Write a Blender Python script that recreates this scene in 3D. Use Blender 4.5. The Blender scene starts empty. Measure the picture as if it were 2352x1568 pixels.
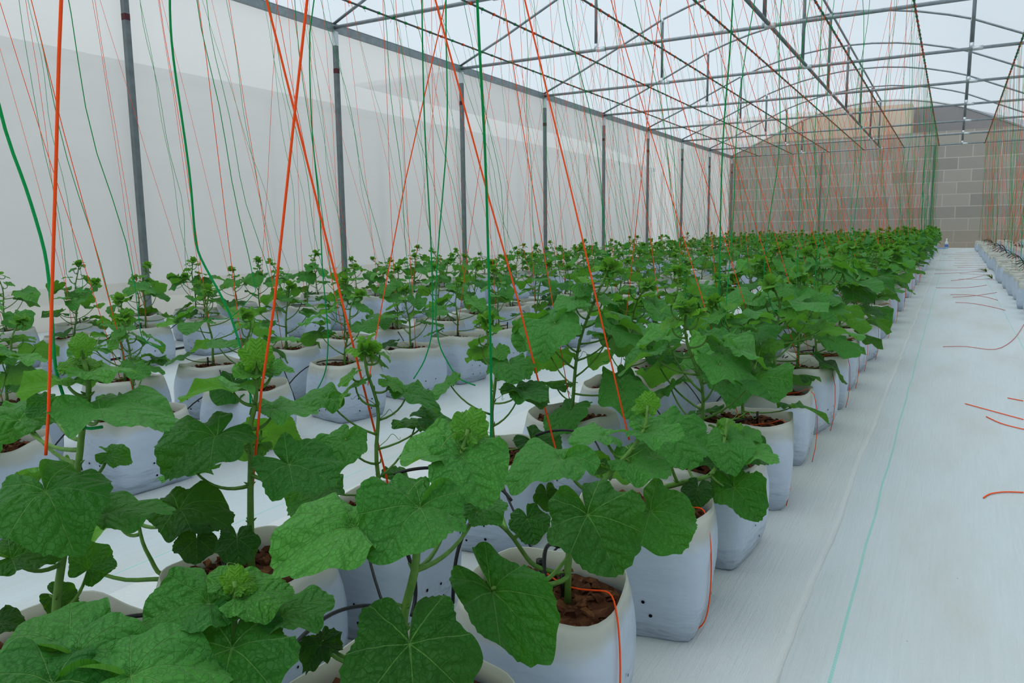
import bpy, bmesh, math, random
from mathutils import Vector, Matrix, noise
R = random.Random(7)
COL = bpy.context.scene.collection
HERO = {
 'k0': dict(bag=(-1.33, 0.68), stem=[[-1.339, 0.705, 0.311], [-1.344, 0.711, 0.363], [-1.355, 0.743, 0.458], [-1.351, 0.782, 0.61], [-1.351, 0.789, 0.656], [-1.332, 0.799, 0.725], [-1.319, 0.79, 0.763], [-1.329, 0.79, 0.8]], extra=[], leaves=[[-1.292, 0.684, 0.59, 0.911, -0.25, -0.327, 0.263, -0.258, 0.93, 0.145, 0.35, 1.0], [-1.274, 0.777, 0.523, 0.597, 0.803, -0.005, 0.042, -0.026, 0.999, 0.118, 0.5, 1.0], [-1.354, 0.652, 0.469, 0.365, 0.93, 0.038, 0.412, -0.199, 0.889, 0.085, 0.3, 1.0], [-1.315, 0.603, 0.387, 0.744, 0.647, -0.167, 0.345, -0.158, 0.925, 0.043, 0.2, 1.0], [-1.384, 0.734, 0.357, 0.575, 0.527, -0.626, 0.806, -0.231, 0.545, 0.048, 0.2, 1.0], [-1.382, 0.797, 0.385, -0.267, 0.808, 0.525, 0.717, -0.197, 0.668, 0.063, 0.4, 1.0], [-1.266, 0.777, 0.713, 0.966, 0.251, -0.058, 0.071, -0.044, 0.996, 0.148, 0.6, 1.0], [-1.347, 0.771, 0.747, -0.872, -0.454, -0.185, -0.285, 0.163, 0.945, 0.096, 0.8, 1.0], [-1.517, 0.827, 0.685, 0.053, -0.914, -0.403, 0.562, -0.307, 0.768, 0.05, 0.45, 1.0], [-1.662, 0.853, 0.642, 0.517, -0.722, -0.459, 0.447, -0.23, 0.864, 0.093, 0.45, 1.0], [-1.565, 0.795, 0.656, -0.503, 0.805, 0.316, 0.323, -0.164, 0.932, 0.102, 0.6, 1.0], [-1.316, 0.792, 0.771, 0.354, 0.935, 0.019, 0.092, -0.055, 0.994, 0.086, 0.75, 1.0], [-1.503, 0.814, 0.554, 0.284, -0.82, 0.497, -0.539, 0.292, 0.79, 0.074, 0.9, 1.0], [-1.362, 0.844, 0.6, 0.693, 0.67, -0.266, 0.505, -0.188, 0.843, 0.046, 0.5, 1.0], [-1.32, 0.785, 0.81, -0.223, 0.073, 0.972, 0.837, -0.497, 0.229, 0.031, 1.0, 1.0], [-1.337, 0.782, 0.78, -0.775, -0.591, 0.224, 0.446, -0.261, 0.856, 0.033, 0.95, 1.0], [-1.333, 0.796, 0.778, -0.223, 0.893, 0.391, 0.443, -0.265, 0.856, 0.034, 0.95, 1.0]]),
 'k1': dict(bag=(-1.28, 1.08), stem=[[-1.27, 1.081, 0.301], [-1.277, 1.092, 0.395], [-1.282, 1.102, 0.474], [-1.284, 1.111, 0.542], [-1.292, 1.115, 0.593], [-1.281, 1.129, 0.643], [-1.284, 1.137, 0.699], [-1.286, 1.142, 0.743]], extra=[[[-1.33, 1.019, 0.275], [-1.44, 0.98, 0.279], [-1.456, 0.977, 0.314], [-1.477, 0.971, 0.351], [-1.508, 0.985, 0.408]], [[-1.44, 0.98, 0.279], [-1.501, 0.944, 0.27], [-1.573, 0.907, 0.297]]], leaves=[[-1.311, 1.046, 0.596, -0.045, -0.975, -0.217, 0.277, -0.221, 0.935, 0.142, 0.4, 1.0], [-1.161, 1.1, 0.541, 0.954, 0.116, -0.276, 0.298, -0.283, 0.912, 0.133, 0.45, 1.0], [-1.368, 1.178, 0.531, -0.767, -0.616, -0.179, -0.535, 0.461, 0.708, 0.104, 0.8, 1.0], [-1.384, 1.231, 0.555, 0.318, 0.852, -0.417, -0.587, 0.522, 0.619, 0.105, 0.85, 1.0], [-1.325, 1.109, 0.677, -0.864, -0.5, -0.061, -0.135, 0.113, 0.984, 0.126, 0.75, 1.0], [-1.284, 1.183, 0.626, 0.801, 0.599, -0.011, 0.045, -0.042, 0.998, 0.105, 0.6, 1.0], [-1.291, 1.146, 0.711, -0.936, -0.289, 0.201, 0.275, -0.244, 0.93, 0.063, 0.8, 1.0], [-1.293, 1.191, 0.707, 0.663, 0.749, 0.006, 0.219, -0.202, 0.955, 0.053, 0.8, 1.0], [-1.278, 1.135, 0.741, -0.154, 0.21, 0.966, 0.723, -0.642, 0.255, 0.051, 1.0, 1.0], [-1.301, 1.144, 0.73, -0.912, 0.005, 0.411, 0.385, -0.339, 0.858, 0.04, 0.9, 1.0], [-1.285, 1.153, 0.732, -0.05, 0.92, 0.39, 0.382, -0.343, 0.858, 0.036, 0.95, 1.0], [-1.292, 0.968, 0.4, 0.551, -0.488, -0.677, 0.543, -0.407, 0.735, 0.062, 0.15, 1.0], [-1.205, 0.995, 0.407, 0.576, -0.461, -0.675, 0.521, -0.43, 0.738, 0.064, 0.15, 1.0], [-1.369, 0.989, 0.446, 0.91, 0.369, -0.187, 0.274, -0.198, 0.941, 0.126, 0.25, 1.0], [-1.573, 0.979, 0.388, -0.926, 0.025, -0.376, -0.361, 0.225, 0.905, 0.141, 0.8, 1.0], [-1.41, 1.067, 0.497, -0.865, -0.491, -0.102, -0.199, 0.151, 0.968, 0.097, 0.65, 1.0]]),
 'q': dict(bag=(-1.05, 0.42), stem=[[-1.03, 0.45, 0.3], [-0.98, 0.56, 0.36], [-0.874, 0.706, 0.4], [-0.881, 0.711, 0.45], [-0.879, 0.716, 0.475], [-0.882, 0.719, 0.504]], extra=[], leaves=[[-0.849, 0.68, 0.432, 0.51, -0.697, -0.505, 0.404, -0.324, 0.855, 0.135, 0.4, 1.0], [-0.912, 0.697, 0.475, -0.576, -0.818, -0.016, 0.295, -0.226, 0.928, 0.1, 0.55, 1.0], [-0.868, 0.723, 0.483, 0.602, 0.798, 0.023, 0.329, -0.274, 0.903, 0.075, 0.7, 1.0], [-0.896, 0.721, 0.497, -0.895, -0.025, 0.445, 0.426, -0.343, 0.837, 0.042, 0.8, 1.0], [-0.843, 0.765, 0.44, 0.344, 0.938, 0.043, 0.085, -0.077, 0.993, 0.092, 0.5, 1.0], [-0.988, 0.535, 0.462, -0.933, -0.223, 0.281, 0.322, -0.174, 0.93, 0.12, 0.6, 1.0], [-0.961, 0.528, 0.466, 0.624, 0.78, -0.056, 0.271, -0.149, 0.951, 0.11, 0.6, 1.0], [-0.871, 0.543, 0.457, 0.549, 0.836, -0.006, 0.21, -0.131, 0.969, 0.13, 0.6, 1.0], [-0.937, 0.483, 0.461, -0.296, -0.954, -0.056, 0.27, -0.139, 0.953, 0.12, 0.5, 1.0], [-0.881, 0.718, 0.5, -0.393, 0.433, 0.811, 0.631, -0.515, 0.58, 0.03, 1.0, 1.0], [-0.876, 0.721, 0.497, 0.009, 0.926, 0.378, 0.421, -0.346, 0.838, 0.03, 0.9, 1.0]]),
 's0': dict(bag=(-0.69, 0.85), stem=[[-0.675, 0.846, 0.342], [-0.683, 0.854, 0.42], [-0.682, 0.858, 0.443], [-0.67, 0.875, 0.506], [-0.672, 0.881, 0.55], [-0.686, 0.94, 0.603], [-0.676, 0.987, 0.641], [-0.663, 0.996, 0.654], [-0.658, 1.005, 0.692]], extra=[], leaves=[[-0.614, 0.782, 0.449, 0.458, -0.507, -0.73, 0.451, -0.575, 0.683, 0.14, 0.25, 1.0], [-0.741, 0.823, 0.58, -0.489, -0.865, -0.11, 0.22, -0.244, 0.945, 0.138, 0.65, 0.88], [-0.665, 0.882, 0.604, 0.019, -0.923, -0.383, 0.275, -0.364, 0.89, 0.125, 0.45, 1.0], [-0.658, 0.987, 0.654, 0.729, -0.402, -0.554, 0.333, -0.499, 0.8, 0.1, 0.7, 1.0], [-0.688, 1.016, 0.646, -0.955, -0.289, 0.067, 0.123, -0.181, 0.976, 0.11, 0.7, 1.0], [-0.657, 1.005, 0.689, 0.102, 0.571, 0.815, 0.486, -0.743, 0.46, 0.043, 0.95, 1.0], [-0.666, 1.012, 0.69, -0.682, 0.149, 0.716, 0.451, -0.685, 0.573, 0.035, 0.9, 1.0], [-0.674, 1.053, 0.537, 0.33, 0.91, 0.251, 0.211, -0.33, 0.92, 0.066, 0.6, 1.0], [-0.715, 1.028, 0.533, 0.28, 0.951, 0.134, 0.12, -0.173, 0.978, 0.059, 0.5, 1.0], [-0.789, 0.79, 0.395, 0.067, -0.909, -0.411, 0.362, -0.362, 0.859, 0.039, 0.1, 1.0], [-0.82, 0.826, 0.376, 0.952, -0.02, -0.306, 0.287, -0.289, 0.913, 0.038, 0.1, 1.0]]),
 'b0': dict(bag=(-0.68, 1.31), stem=[[-0.628, 1.31, 0.31], [-0.63, 1.318, 0.366], [-0.626, 1.351, 0.414], [-0.615, 1.412, 0.47], [-0.603, 1.471, 0.499], [-0.568, 1.498, 0.542], [-0.543, 1.519, 0.588], [-0.543, 1.527, 0.638]], extra=[[[-0.639, 1.306, 0.327], [-0.689, 1.28, 0.345], [-0.705, 1.275, 0.367], [-0.714, 1.223, 0.438], [-0.731, 1.163, 0.485]], [[-0.623, 1.314, 0.318], [-0.624, 1.202, 0.351], [-0.62, 1.095, 0.394], [-0.618, 1.009, 0.431]]], leaves=[[-0.55, 1.233, 0.495, 0.664, -0.431, -0.611, 0.276, -0.619, 0.736, 0.135, 0.25, 1.0], [-0.619, 1.008, 0.429, 0.853, -0.179, -0.49, 0.331, -0.539, 0.774, 0.159, 0.42, 0.66], [-0.691, 1.261, 0.451, 0.626, -0.559, -0.544, 0.273, -0.497, 0.824, 0.063, 0.3, 1.0], [-0.672, 1.38, 0.546, -0.555, -0.828, -0.081, 0.07, -0.143, 0.987, 0.136, 0.6, 1.0], [-0.637, 1.52, 0.564, -0.989, -0.142, 0.032, 0.049, -0.117, 0.992, 0.093, 0.7, 1.0], [-0.546, 1.528, 0.582, 0.981, 0.189, -0.045, 0.096, -0.269, 0.958, 0.088, 0.7, 1.0], [-0.563, 1.486, 0.524, 0.988, 0.107, -0.112, 0.145, -0.382, 0.913, 0.093, 0.6, 1.0], [-0.671, 1.569, 0.483, -0.668, -0.619, 0.413, -0.316, 0.738, 0.596, 0.063, 0.85, 1.0], [-0.651, 1.578, 0.466, 0.798, 0.541, -0.267, -0.307, 0.745, 0.592, 0.076, 0.85, 1.0], [-0.542, 1.527, 0.634, -0.074, 0.315, 0.946, 0.317, -0.892, 0.322, 0.037, 1.0, 1.0], [-0.552, 1.532, 0.627, -0.954, -0.06, 0.292, 0.25, -0.695, 0.674, 0.03, 0.95, 1.0], [-0.706, 1.372, 0.468, 0.409, -0.484, -0.773, 0.358, -0.695, 0.624, 0.042, 0.15, 1.0], [-0.531, 1.521, 0.411, 0.741, -0.469, -0.481, 0.189, -0.541, 0.82, 0.132, 0.4, 1.0], [-0.799, 1.325, 0.505, -0.979, -0.152, 0.136, 0.175, -0.291, 0.941, 0.06, 0.6, 1.0]]),
 'b1': dict(bag=(-0.65, 1.83), stem=[[-0.641, 1.853, 0.337], [-0.583, 1.889, 0.353], [-0.544, 1.913, 0.364], [-0.514, 1.931, 0.369], [-0.496, 1.971, 0.408], [-0.499, 2.013, 0.462], [-0.495, 2.022, 0.508]], extra=[], leaves=[[-0.458, 1.959, 0.343, 0.722, -0.46, -0.516, 0.147, -0.627, 0.765, 0.119, 0.3, 0.85], [-0.527, 1.863, 0.358, 0.052, -0.815, -0.577, 0.159, -0.563, 0.811, 0.061, 0.2, 1.0], [-0.493, 2.014, 0.452, 0.361, -0.837, -0.411, 0.099, -0.404, 0.909, 0.11, 0.65, 1.0], [-0.444, 2.037, 0.422, 0.933, -0.356, -0.045, 0.017, -0.08, 0.997, 0.098, 0.7, 1.0], [-0.61, 1.84, 0.506, 0.765, -0.505, -0.4, 0.153, -0.46, 0.874, 0.147, 0.45, 1.0], [-0.507, 2.067, 0.466, 0.243, 0.794, 0.557, 0.147, -0.597, 0.788, 0.052, 0.9, 1.0], [-0.602, 2.003, 0.403, -0.736, 0.61, 0.293, 0.1, -0.331, 0.938, 0.069, 0.5, 1.0], [-0.475, 2.082, 0.443, 0.428, 0.887, 0.175, 0.049, -0.216, 0.975, 0.074, 0.7, 1.0], [-0.541, 2.077, 0.291, 0.983, -0.127, -0.133, 0.085, -0.327, 0.941, 0.076, 0.5, 1.0]]),
}
HERO_TWINE = [
 ('orange', [[-1.265, 1.546, 0.313], [-1.268, 1.54, 0.365], [-1.354, 1.448, 0.982], [-1.395, 1.403, 1.285], [-1.432, 1.364, 1.551], [-1.78, 0.99, 4.06]]),
 ('orange', [[-1.315, 1.121, 0.376], [-1.265, 1.131, 0.673], [-1.224, 1.142, 0.86], [-1.15, 1.158, 1.265], [-1.115, 1.166, 1.455], [-0.64, 1.27, 4.06]]),
 ('orange', [[-1.04, 2.127, 0.255], [-1.063, 2.107, 0.371], [-1.141, 2.036, 0.801], [-1.208, 1.978, 1.12], [-1.314, 1.884, 1.66], [-1.78, 1.47, 4.06]]),
 ('orange', [[-0.846, 2.213, 0.358], [-0.89, 2.21, 0.535], [-1.042, 2.199, 1.143], [-1.19, 2.185, 1.715], [-1.78, 2.14, 4.06]]),
 ('orange', [[-2.521, 2.941, 0.255], [-2.49, 2.967, 0.464], [-2.352, 3.074, 1.256], [-2.195, 3.19, 2.014], [-1.78, 3.5, 4.06]]),
 ('orange', [[-1.316, 0.704, 0.639], [-1.299, 0.706, 0.712], [-1.256, 0.709, 0.938], [-1.224, 0.711, 1.101], [-1.191, 0.713, 1.274], [-1.174, 0.714, 1.353], [-0.64, 0.75, 4.06]]),
 ('green', [[-1.2, 1.664, 0.138], [-1.147, 1.687, 0.162], [-1.095, 1.687, 0.272], [-1.048, 1.693, 0.351], [-1.024, 1.675, 0.466], [-0.998, 1.638, 0.66], [-0.95, 1.551, 1.089], [-0.935, 1.52, 1.233], [-0.913, 1.462, 1.496], [-0.64, 0.93, 4.06]]),
 ('green', [[-0.753, 3.221, 0.459], [-0.795, 3.187, 0.52], [-0.822, 3.156, 0.622], [-0.8, 3.056, 1.339], [-0.767, 3.018, 1.699], [-0.759, 2.999, 1.848], [-0.64, 2.72, 4.06]]),
 ('green', [[-1.618, 2.533, 0.407], [-1.682, 2.5, 0.434], [-1.747, 2.476, 0.555], [-1.765, 2.477, 0.659], [-1.769, 2.502, 0.898], [-1.747, 2.572, 1.406], [-1.776, 2.611, 1.908], [-1.78, 2.85, 4.06]]),
 ('green', [[-1.314, 0.806, 0.665], [-1.338, 0.792, 0.661], [-1.362, 0.78, 0.677], [-1.388, 0.772, 0.768], [-1.392, 0.78, 0.885], [-1.4, 0.783, 0.978], [-1.429, 0.776, 1.092], [-1.468, 0.764, 1.21], [-2.0, 0.7, 4.06]]),
 ('green', [[-1.667, 1.45, 0.54], [-1.667, 1.454, 0.601], [-1.697, 1.445, 0.734], [-1.722, 1.436, 0.818], [-1.787, 1.407, 0.955], [-1.795, 1.406, 1.008], [-1.803, 1.411, 1.171], [-1.84, 1.409, 1.492], [-1.845, 1.415, 1.626], [-1.78, 1.6, 4.06]]),
 ('green', [[-2.912, 2.892, 0.148], [-2.848, 2.925, 0.206], [-2.8, 2.945, 0.31], [-2.776, 2.948, 0.495], [-2.78, 2.926, 0.832], [-2.766, 2.915, 1.137], [-2.774, 2.888, 1.517], [-2.741, 2.87, 2.118], [-1.78, 3.3, 4.06]]),
 ('green', [[-2.18, 2.871, 0.329], [-2.127, 2.89, 0.413], [-2.077, 2.899, 0.559], [-2.049, 2.858, 0.982], [-2.031, 2.805, 1.453], [-1.994, 2.757, 1.977], [-1.78, 2.6, 4.06]]),
]
HERO_TUBE = [([[-1.302, 0.738, 0.306], [-1.285, 0.761, 0.317], [-1.277, 0.789, 0.317], [-1.243, 0.831, 0.314], [-1.207, 0.872, 0.3], [-1.187, 0.902, 0.267]], 'black drip tube arching over the gap between the two closest bags'), ([[-0.95, 0.852, 0.27], [-0.975, 0.897, 0.275], [-0.992, 0.945, 0.278], [-1.048, 1.083, 0.251], [-1.055, 1.19, 0.217], [-1.045, 1.271, 0.176]], 'black drip tube arching in front of the bag behind the giant leaf'), ([[-0.965, 1.21, 0.381], [-0.946, 1.213, 0.336], [-0.932, 1.214, 0.291], [-0.929, 1.209, 0.25], [-0.923, 1.185, 0.224]], 'black drip tube hanging down behind the orange twine end'), ([[-0.931, 1.433, 0.345], [-0.934, 1.406, 0.332], [-0.942, 1.381, 0.282], [-0.939, 1.363, 0.228], [-0.937, 1.355, 0.174]], 'black drip tube hanging down the side of the bag behind the giant leaf'), ([[-1.23, 1.524, 0.384], [-1.201, 1.543, 0.397], [-1.149, 1.596, 0.398], [-1.104, 1.652, 0.372], [-1.011, 1.699, 0.336], [-0.974, 1.692, 0.303]], 'black drip tube arching behind the crinkled centre leaves'), ([[-1.122, 2.106, 0.364], [-1.084, 2.13, 0.38], [-1.026, 2.164, 0.382], [-0.965, 2.196, 0.362]], 'black drip tube across the bag with bare brown chips'), ([[-0.676, 1.371, 0.355], [-0.681, 1.336, 0.376], [-0.676, 1.304, 0.373], [-0.671, 1.291, 0.345], [-0.662, 1.28, 0.319]], 'black drip tube feeding the dripper stake of the closest aisle-side bag')]
FLOOR_TWINE = [[[-0.02, 6.98], [0.14, 7.1], [0.34, 6.88], [0.5, 7.65], [0.64, 8.81]], [[0.11, 4.82], [0.23, 4.69], [0.36, 4.55]], [[0.2, 4.54], [0.26, 4.4], [0.35, 4.33]], [[0.32, 5.08], [0.39, 5.03]], [[0.15, 3.17], [0.17, 3.23], [0.22, 3.28], [0.28, 3.3]], [[0.07, 10.88], [0.23, 10.88], [0.42, 10.51], [0.55, 10.11]], [[0.01, 12.02], [0.25, 12.11], [0.44, 11.76], [0.53, 11.35]], [[-0.18, 13.22], [0.22, 13.26], [0.49, 13.97]], [[0.01, 14.83], [0.31, 15.48], [0.54, 16.52]], [[-0.28, 16.71], [0.12, 17.09], [0.58, 17.95]], [[0.04, 11.62], [0.3, 11.91], [0.57, 12.58]]]


# ------------------------------------------------------------------ layout
CAM = Vector((0, 0, 1.0)); F = 1763.27 / 2352 * 36
MR = Vector((0.86889009, 0.49487223, -0.01146634)); MU = Vector((-0.05840299, 0.12549047, 0.99037429)); MF = Vector((-0.49154765, 0.85985674, -0.13793945))
TIE = 4.06                       # height of eaves, tie beams and trellis wires
WL, WR = -8.18, 2.85             # side walls
Y0, PITCH = 9.047, 3.387         # first truss in view and truss pitch
YB = Y0 + 7 * PITCH              # end wall
def gz(y): return 0.0098 * max(y, -2.0)
def proj(p):
    v = Vector(p) - CAM; d = v.dot(MF)
    if d < 0.05: return None
    return 1176 + 1763.27 * v.dot(MR) / d, 784 - 1763.27 * v.dot(MU) / d, d
def inframe(p, m=150):
    q = proj(p)
    return q is not None and -m < q[0] < 2352 + m and -m < q[1] < 1568 + m

# ------------------------------------------------------------------ materials
def mat(name):
    m = bpy.data.materials.new(name); m.use_nodes = True
    nt = m.node_tree; nt.nodes.clear()
    return m, nt, nt.nodes.new('ShaderNodeOutputMaterial')
class N:
    """small helper to write node maths"""
    def __init__(s, nt): s.nt = nt
    def new(s, t, **k):
        n = s.nt.nodes.new(t)
        for a, b in k.items(): setattr(n, a, b)
        return n
    def put(s, sock, v):
        if isinstance(v, bpy.types.NodeSocket): s.nt.links.new(v, sock)
        else: sock.default_value = v
    def m(s, op, a, b=0.0, c=0.0, clamp=False):
        n = s.new('ShaderNodeMath', operation=op, use_clamp=clamp)
        s.put(n.inputs[0], a); s.put(n.inputs[1], b)
        if op in ('MULTIPLY_ADD', 'COMPARE', 'SMOOTH_MIN'): s.put(n.inputs[2], c)
        return n.outputs[0]
    def step(s, x, lo, hi, a=0.0, b=1.0):
        n = s.new('ShaderNodeMapRange', interpolation_type='SMOOTHSTEP')
        s.put(n.inputs[0], x); s.put(n.inputs[1], lo); s.put(n.inputs[2], hi); s.put(n.inputs[3], a); s.put(n.inputs[4], b)
        return n.outputs[0]
    def mix(s, f, a, b, blend='MIX'):
        n = s.new('ShaderNodeMix', data_type='RGBA', blend_type=blend)
        s.put(n.inputs[0], f); s.put(n.inputs[6], a); s.put(n.inputs[7], b)
        return n.outputs[2]
    def noise(s, vec, scale, detail=3.0, rough=0.5, out=0):
        n = s.new('ShaderNodeTexNoise'); n.inputs['Scale'].default_value = scale; n.inputs['Detail'].default_value = detail; n.inputs['Roughness'].default_value = rough
        if vec is not None: s.nt.links.new(vec, n.inputs['Vector'])
        return n.outputs[out]
    def scale(s, vec, v):
        n = s.new('ShaderNodeVectorMath', operation='MULTIPLY'); s.put(n.inputs[0], vec); n.inputs[1].default_value = v
        return n.outputs[0]
    def bump(s, h, dist=0.002, strength=1.0):
        n = s.new('ShaderNodeBump'); n.inputs['Distance'].default_value = dist; n.inputs['Strength'].default_value = strength
        s.put(n.inputs['Height'], h); return n.outputs[0]
    def bsdf(s, col, rough=0.5, metal=0.0, spec=0.5, normal=None, **k):
        n = s.new('ShaderNodeBsdfPrincipled')
        s.put(n.inputs['Base Color'], col); s.put(n.inputs['Roughness'], rough); n.inputs['Metallic'].default_value = metal; n.inputs['Specular IOR Level'].default_value = spec
        if normal is not None: s.nt.links.new(normal, n.inputs['Normal'])
        for a, b in k.items(): s.put(n.inputs[a], b)
        return n.outputs[0]
    def mixsh(s, f, a, b):
        n = s.new('ShaderNodeMixShader'); s.put(n.inputs[0], f); s.nt.links.new(a, n.inputs[1]); s.nt.links.new(b, n.inputs[2]); return n.outputs[0]
    def trans(s, col):
        n = s.new('ShaderNodeBsdfTranslucent'); s.put(n.inputs[0], col); return n.outputs[0]
    def clear(s, col=(1, 1, 1, 1)):
        n = s.new('ShaderNodeBsdfTransparent'); s.put(n.inputs[0], col); return n.outputs[0]
    def diff(s, col):
        n = s.new('ShaderNodeBsdfDiffuse'); s.put(n.inputs[0], col); return n.outputs[0]
def rgb(r, g, b): return (r, g, b, 1.0)

def simple(name, col, rough=0.5, metal=0.0, spec=0.5, var=0.0, vs=8.0):
    m, nt, out = mat(name); n = N(nt)
    c = rgb(*col)
    if var:
        tc = n.new('ShaderNodeTexCoord'); f = n.noise(tc.outputs['Object'], vs)
        c = n.mix(f, rgb(*[x * (1 - var) for x in col]), rgb(*[min(1, x * (1 + var)) for x in col]))
    nt.links.new(n.bsdf(c, rough, metal, spec), out.inputs[0]); return m

M = {}
M['steel'] = simple('galvanised_steel', (0.30, 0.34, 0.36), 0.45, 0.55, 0.5, 0.30, 12)
M['steel_dark'] = simple('dull_galvanised_steel', (0.20, 0.235, 0.245), 0.5, 0.4, 0.5, 0.3, 9)
M['weld'] = simple('silver_weld_paint', (0.62, 0.67, 0.70), 0.35, 0.5)
M['paintmark'] = simple('dark_red_mark', (0.10, 0.02, 0.03), 0.6)
M['wire'] = simple('trellis_wire_metal', (0.13, 0.15, 0.15), 0.5, 0.5)
M['orange'] = simple('orange_twine', (0.95, 0.115, 0.022), 0.75, 0, 0.2, 0.15, 300)
M['green'] = simple('green_twine', (0.004, 0.30, 0.085), 0.7, 0, 0.2, 0.2, 300)
M['faded'] = simple('faded_pink_twine', (0.62, 0.22, 0.20), 0.75, 0, 0.2, 0.15, 100)
M['black'] = simple('black_pipe_plastic', (0.012, 0.013, 0.015), 0.38, 0, 0.5)
M['hole'] = simple('drain_hole_black', (0.006, 0.006, 0.007), 0.9, 0, 0.1)
M['blue'] = simple('blue_hose', (0.05, 0.33, 0.72), 0.5)
M['flower'] = simple('yellow_petal', (0.75, 0.55, 0.02), 0.6, 0, 0.3)

def leaf_mat():
    m, nt, out = mat('melon_leaf'); n = N(nt)
    uv = n.new('ShaderNodeUVMap'); uv.uv_map = 'UVMap'
    sep = n.new('ShaderNodeSeparateXYZ'); nt.links.new(uv.outputs[0], sep.inputs[0])
    wob = n.noise(uv.outputs[0], 3.0, 2.0)
    wob = n.m('MULTIPLY', n.m('SUBTRACT', wob, 0.5), 0.07)
    x = n.m('ADD', n.m('ABSOLUTE', sep.outputs[0]), wob); y = n.m('ADD', sep.outputs[1], wob)
    cur = along = None
    for a in (0, 44, 88, 138):
        s_, c_ = math.sin(math.radians(a)), math.cos(math.radians(a))
        al = n.m('ADD', n.m('MULTIPLY', x, s_), n.m('MULTIPLY', y, c_))
        ac = n.m('ABSOLUTE', n.m('SUBTRACT', n.m('MULTIPLY', x, c_), n.m('MULTIPLY', y, s_)))
        ac = n.m('ADD', ac, n.m('MULTIPLY', n.m('LESS_THAN', al, 0.0), 9.0))
        if cur is None: cur, along = ac, al
        else:
            less = n.m('LESS_THAN', ac, cur)
            along = n.m('ADD', n.m('MULTIPLY', less, al), n.m('MULTIPLY', n.m('SUBTRACT', 1.0, less), along))
            cur = n.m('MINIMUM', ac, cur)
    prim = n.step(n.m('SUBTRACT', cur, n.m('MULTIPLY', n.m('SUBTRACT', 1.0, along), 0.006)), 0.0005, 0.0075, 1.0, 0.0)
    ph = n.m('SUBTRACT', n.m('ADD', n.m('MULTIPLY', along, 4.6), n.m('MULTIPLY', n.noise(uv.outputs[0], 5.0, 2.0), 0.9)), n.m('MULTIPLY', cur, 4.4))
    fr = n.m('ABSOLUTE', n.m('SUBTRACT', n.m('FRACT', ph), 0.5))
    sec = n.step(fr, 0.0, 0.075, 1.0, 0.0)
    vor = n.new('ShaderNodeTexVoronoi', feature='DISTANCE_TO_EDGE'); vor.inputs['Scale'].default_value = 13.0
    nt.links.new(uv.outputs[0], vor.inputs['Vector'])
    ter = n.step(vor.outputs['Distance'], 0.0, 0.09, 1.0, 0.0)
    h = n.m('SUBTRACT', n.m('SUBTRACT', n.m('MULTIPLY', n.step(fr, 0.0, 0.4), 0.6), n.m('MULTIPLY', prim, 0.9)), n.m('MULTIPLY', ter, 0.18))
    oi = n.new('ShaderNodeObjectInfo')
    at1 = n.new('ShaderNodeAttribute', attribute_type='OBJECT', attribute_name='tone')
    at2 = n.new('ShaderNodeAttribute', attribute_type='GEOMETRY', attribute_name='tone')
    tone = n.m('ADD', n.m('ADD', at1.outputs['Fac'], at2.outputs['Fac']), n.m('MULTIPLY', n.m('SUBTRACT', oi.outputs['Random'], 0.5), 0.14), clamp=True)
    ramp = n.new('ShaderNodeValToRGB'); nt.links.new(tone, ramp.inputs[0]); e = ramp.color_ramp.elements
    e[0].position = 0.1; e[0].color = (0.006, 0.075, 0.007, 1)
    e[1].position = 1.0; e[1].color = (0.20, 0.50, 0.03, 1)
    k = e.new(0.35); k.color = (0.020, 0.170, 0.016, 1); k = e.new(0.62); k.color = (0.090, 0.345, 0.065, 1)
    base = ramp.outputs[0]
    bl = n.noise(uv.outputs[0], 2.2, 4.0)
    base = n.mix(n.m('MULTIPLY', bl, 0.5), base, n.mix(0.5, base, rgb(0.01, 0.07, 0.02)))
    base = n.mix(n.m('MULTIPLY', sec, 0.10), base, n.mix(1.0, base, rgb(0.42, 0.55, 0.45), 'MULTIPLY'))
    base = n.mix(n.m('MULTIPLY', prim, 0.50), base, rgb(0.19, 0.44, 0.11))
    h = n.m('ADD', h, n.m('MULTIPLY', n.noise(uv.outputs[0], 6.0, 1.5), 0.7)); nrm = n.bump(h, 0.009, 0.7)
    geo = n.new('ShaderNodeNewGeometry')
    back = n.mix(geo.outputs['Backfacing'], base, n.mix(0.55, base, rgb(0.16, 0.33, 0.10)))
    fuzz = n.noise(uv.outputs[0], 60.0, 2.0)
    ps = n.bsdf(back, n.m('MULTIPLY_ADD', fuzz, 0.15, 0.42), 0, 0.36, nrm, **{'Sheen Weight': 0.16, 'Sheen Roughness': 0.35, 'Sheen Tint': rgb(.8, 1, .8)})
    tr = n.trans(n.mix(0.6, base, rgb(0.24, 0.62, 0.015)))
    nt.links.new(n.mixsh(0.34, ps, tr), out.inputs[0])
    return m
M['leaf'] = leaf_mat()

def stem_mat():
    m, nt, out = mat('melon_stem'); n = N(nt)
    tc = n.new('ShaderNodeTexCoord')
    f = n.noise(tc.outputs['Object'], 60.0, 3.0)
    c = n.mix(f, rgb(0.055, 0.16, 0.025), rgb(0.17, 0.33, 0.065))
    nt.links.new(n.bsdf(c, 0.5, 0, 0.4, n.bump(f, 0.002, 0.6), **{'Subsurface Weight': 0.0}), out.inputs[0])
    return m
M['stem'] = stem_mat()

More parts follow.
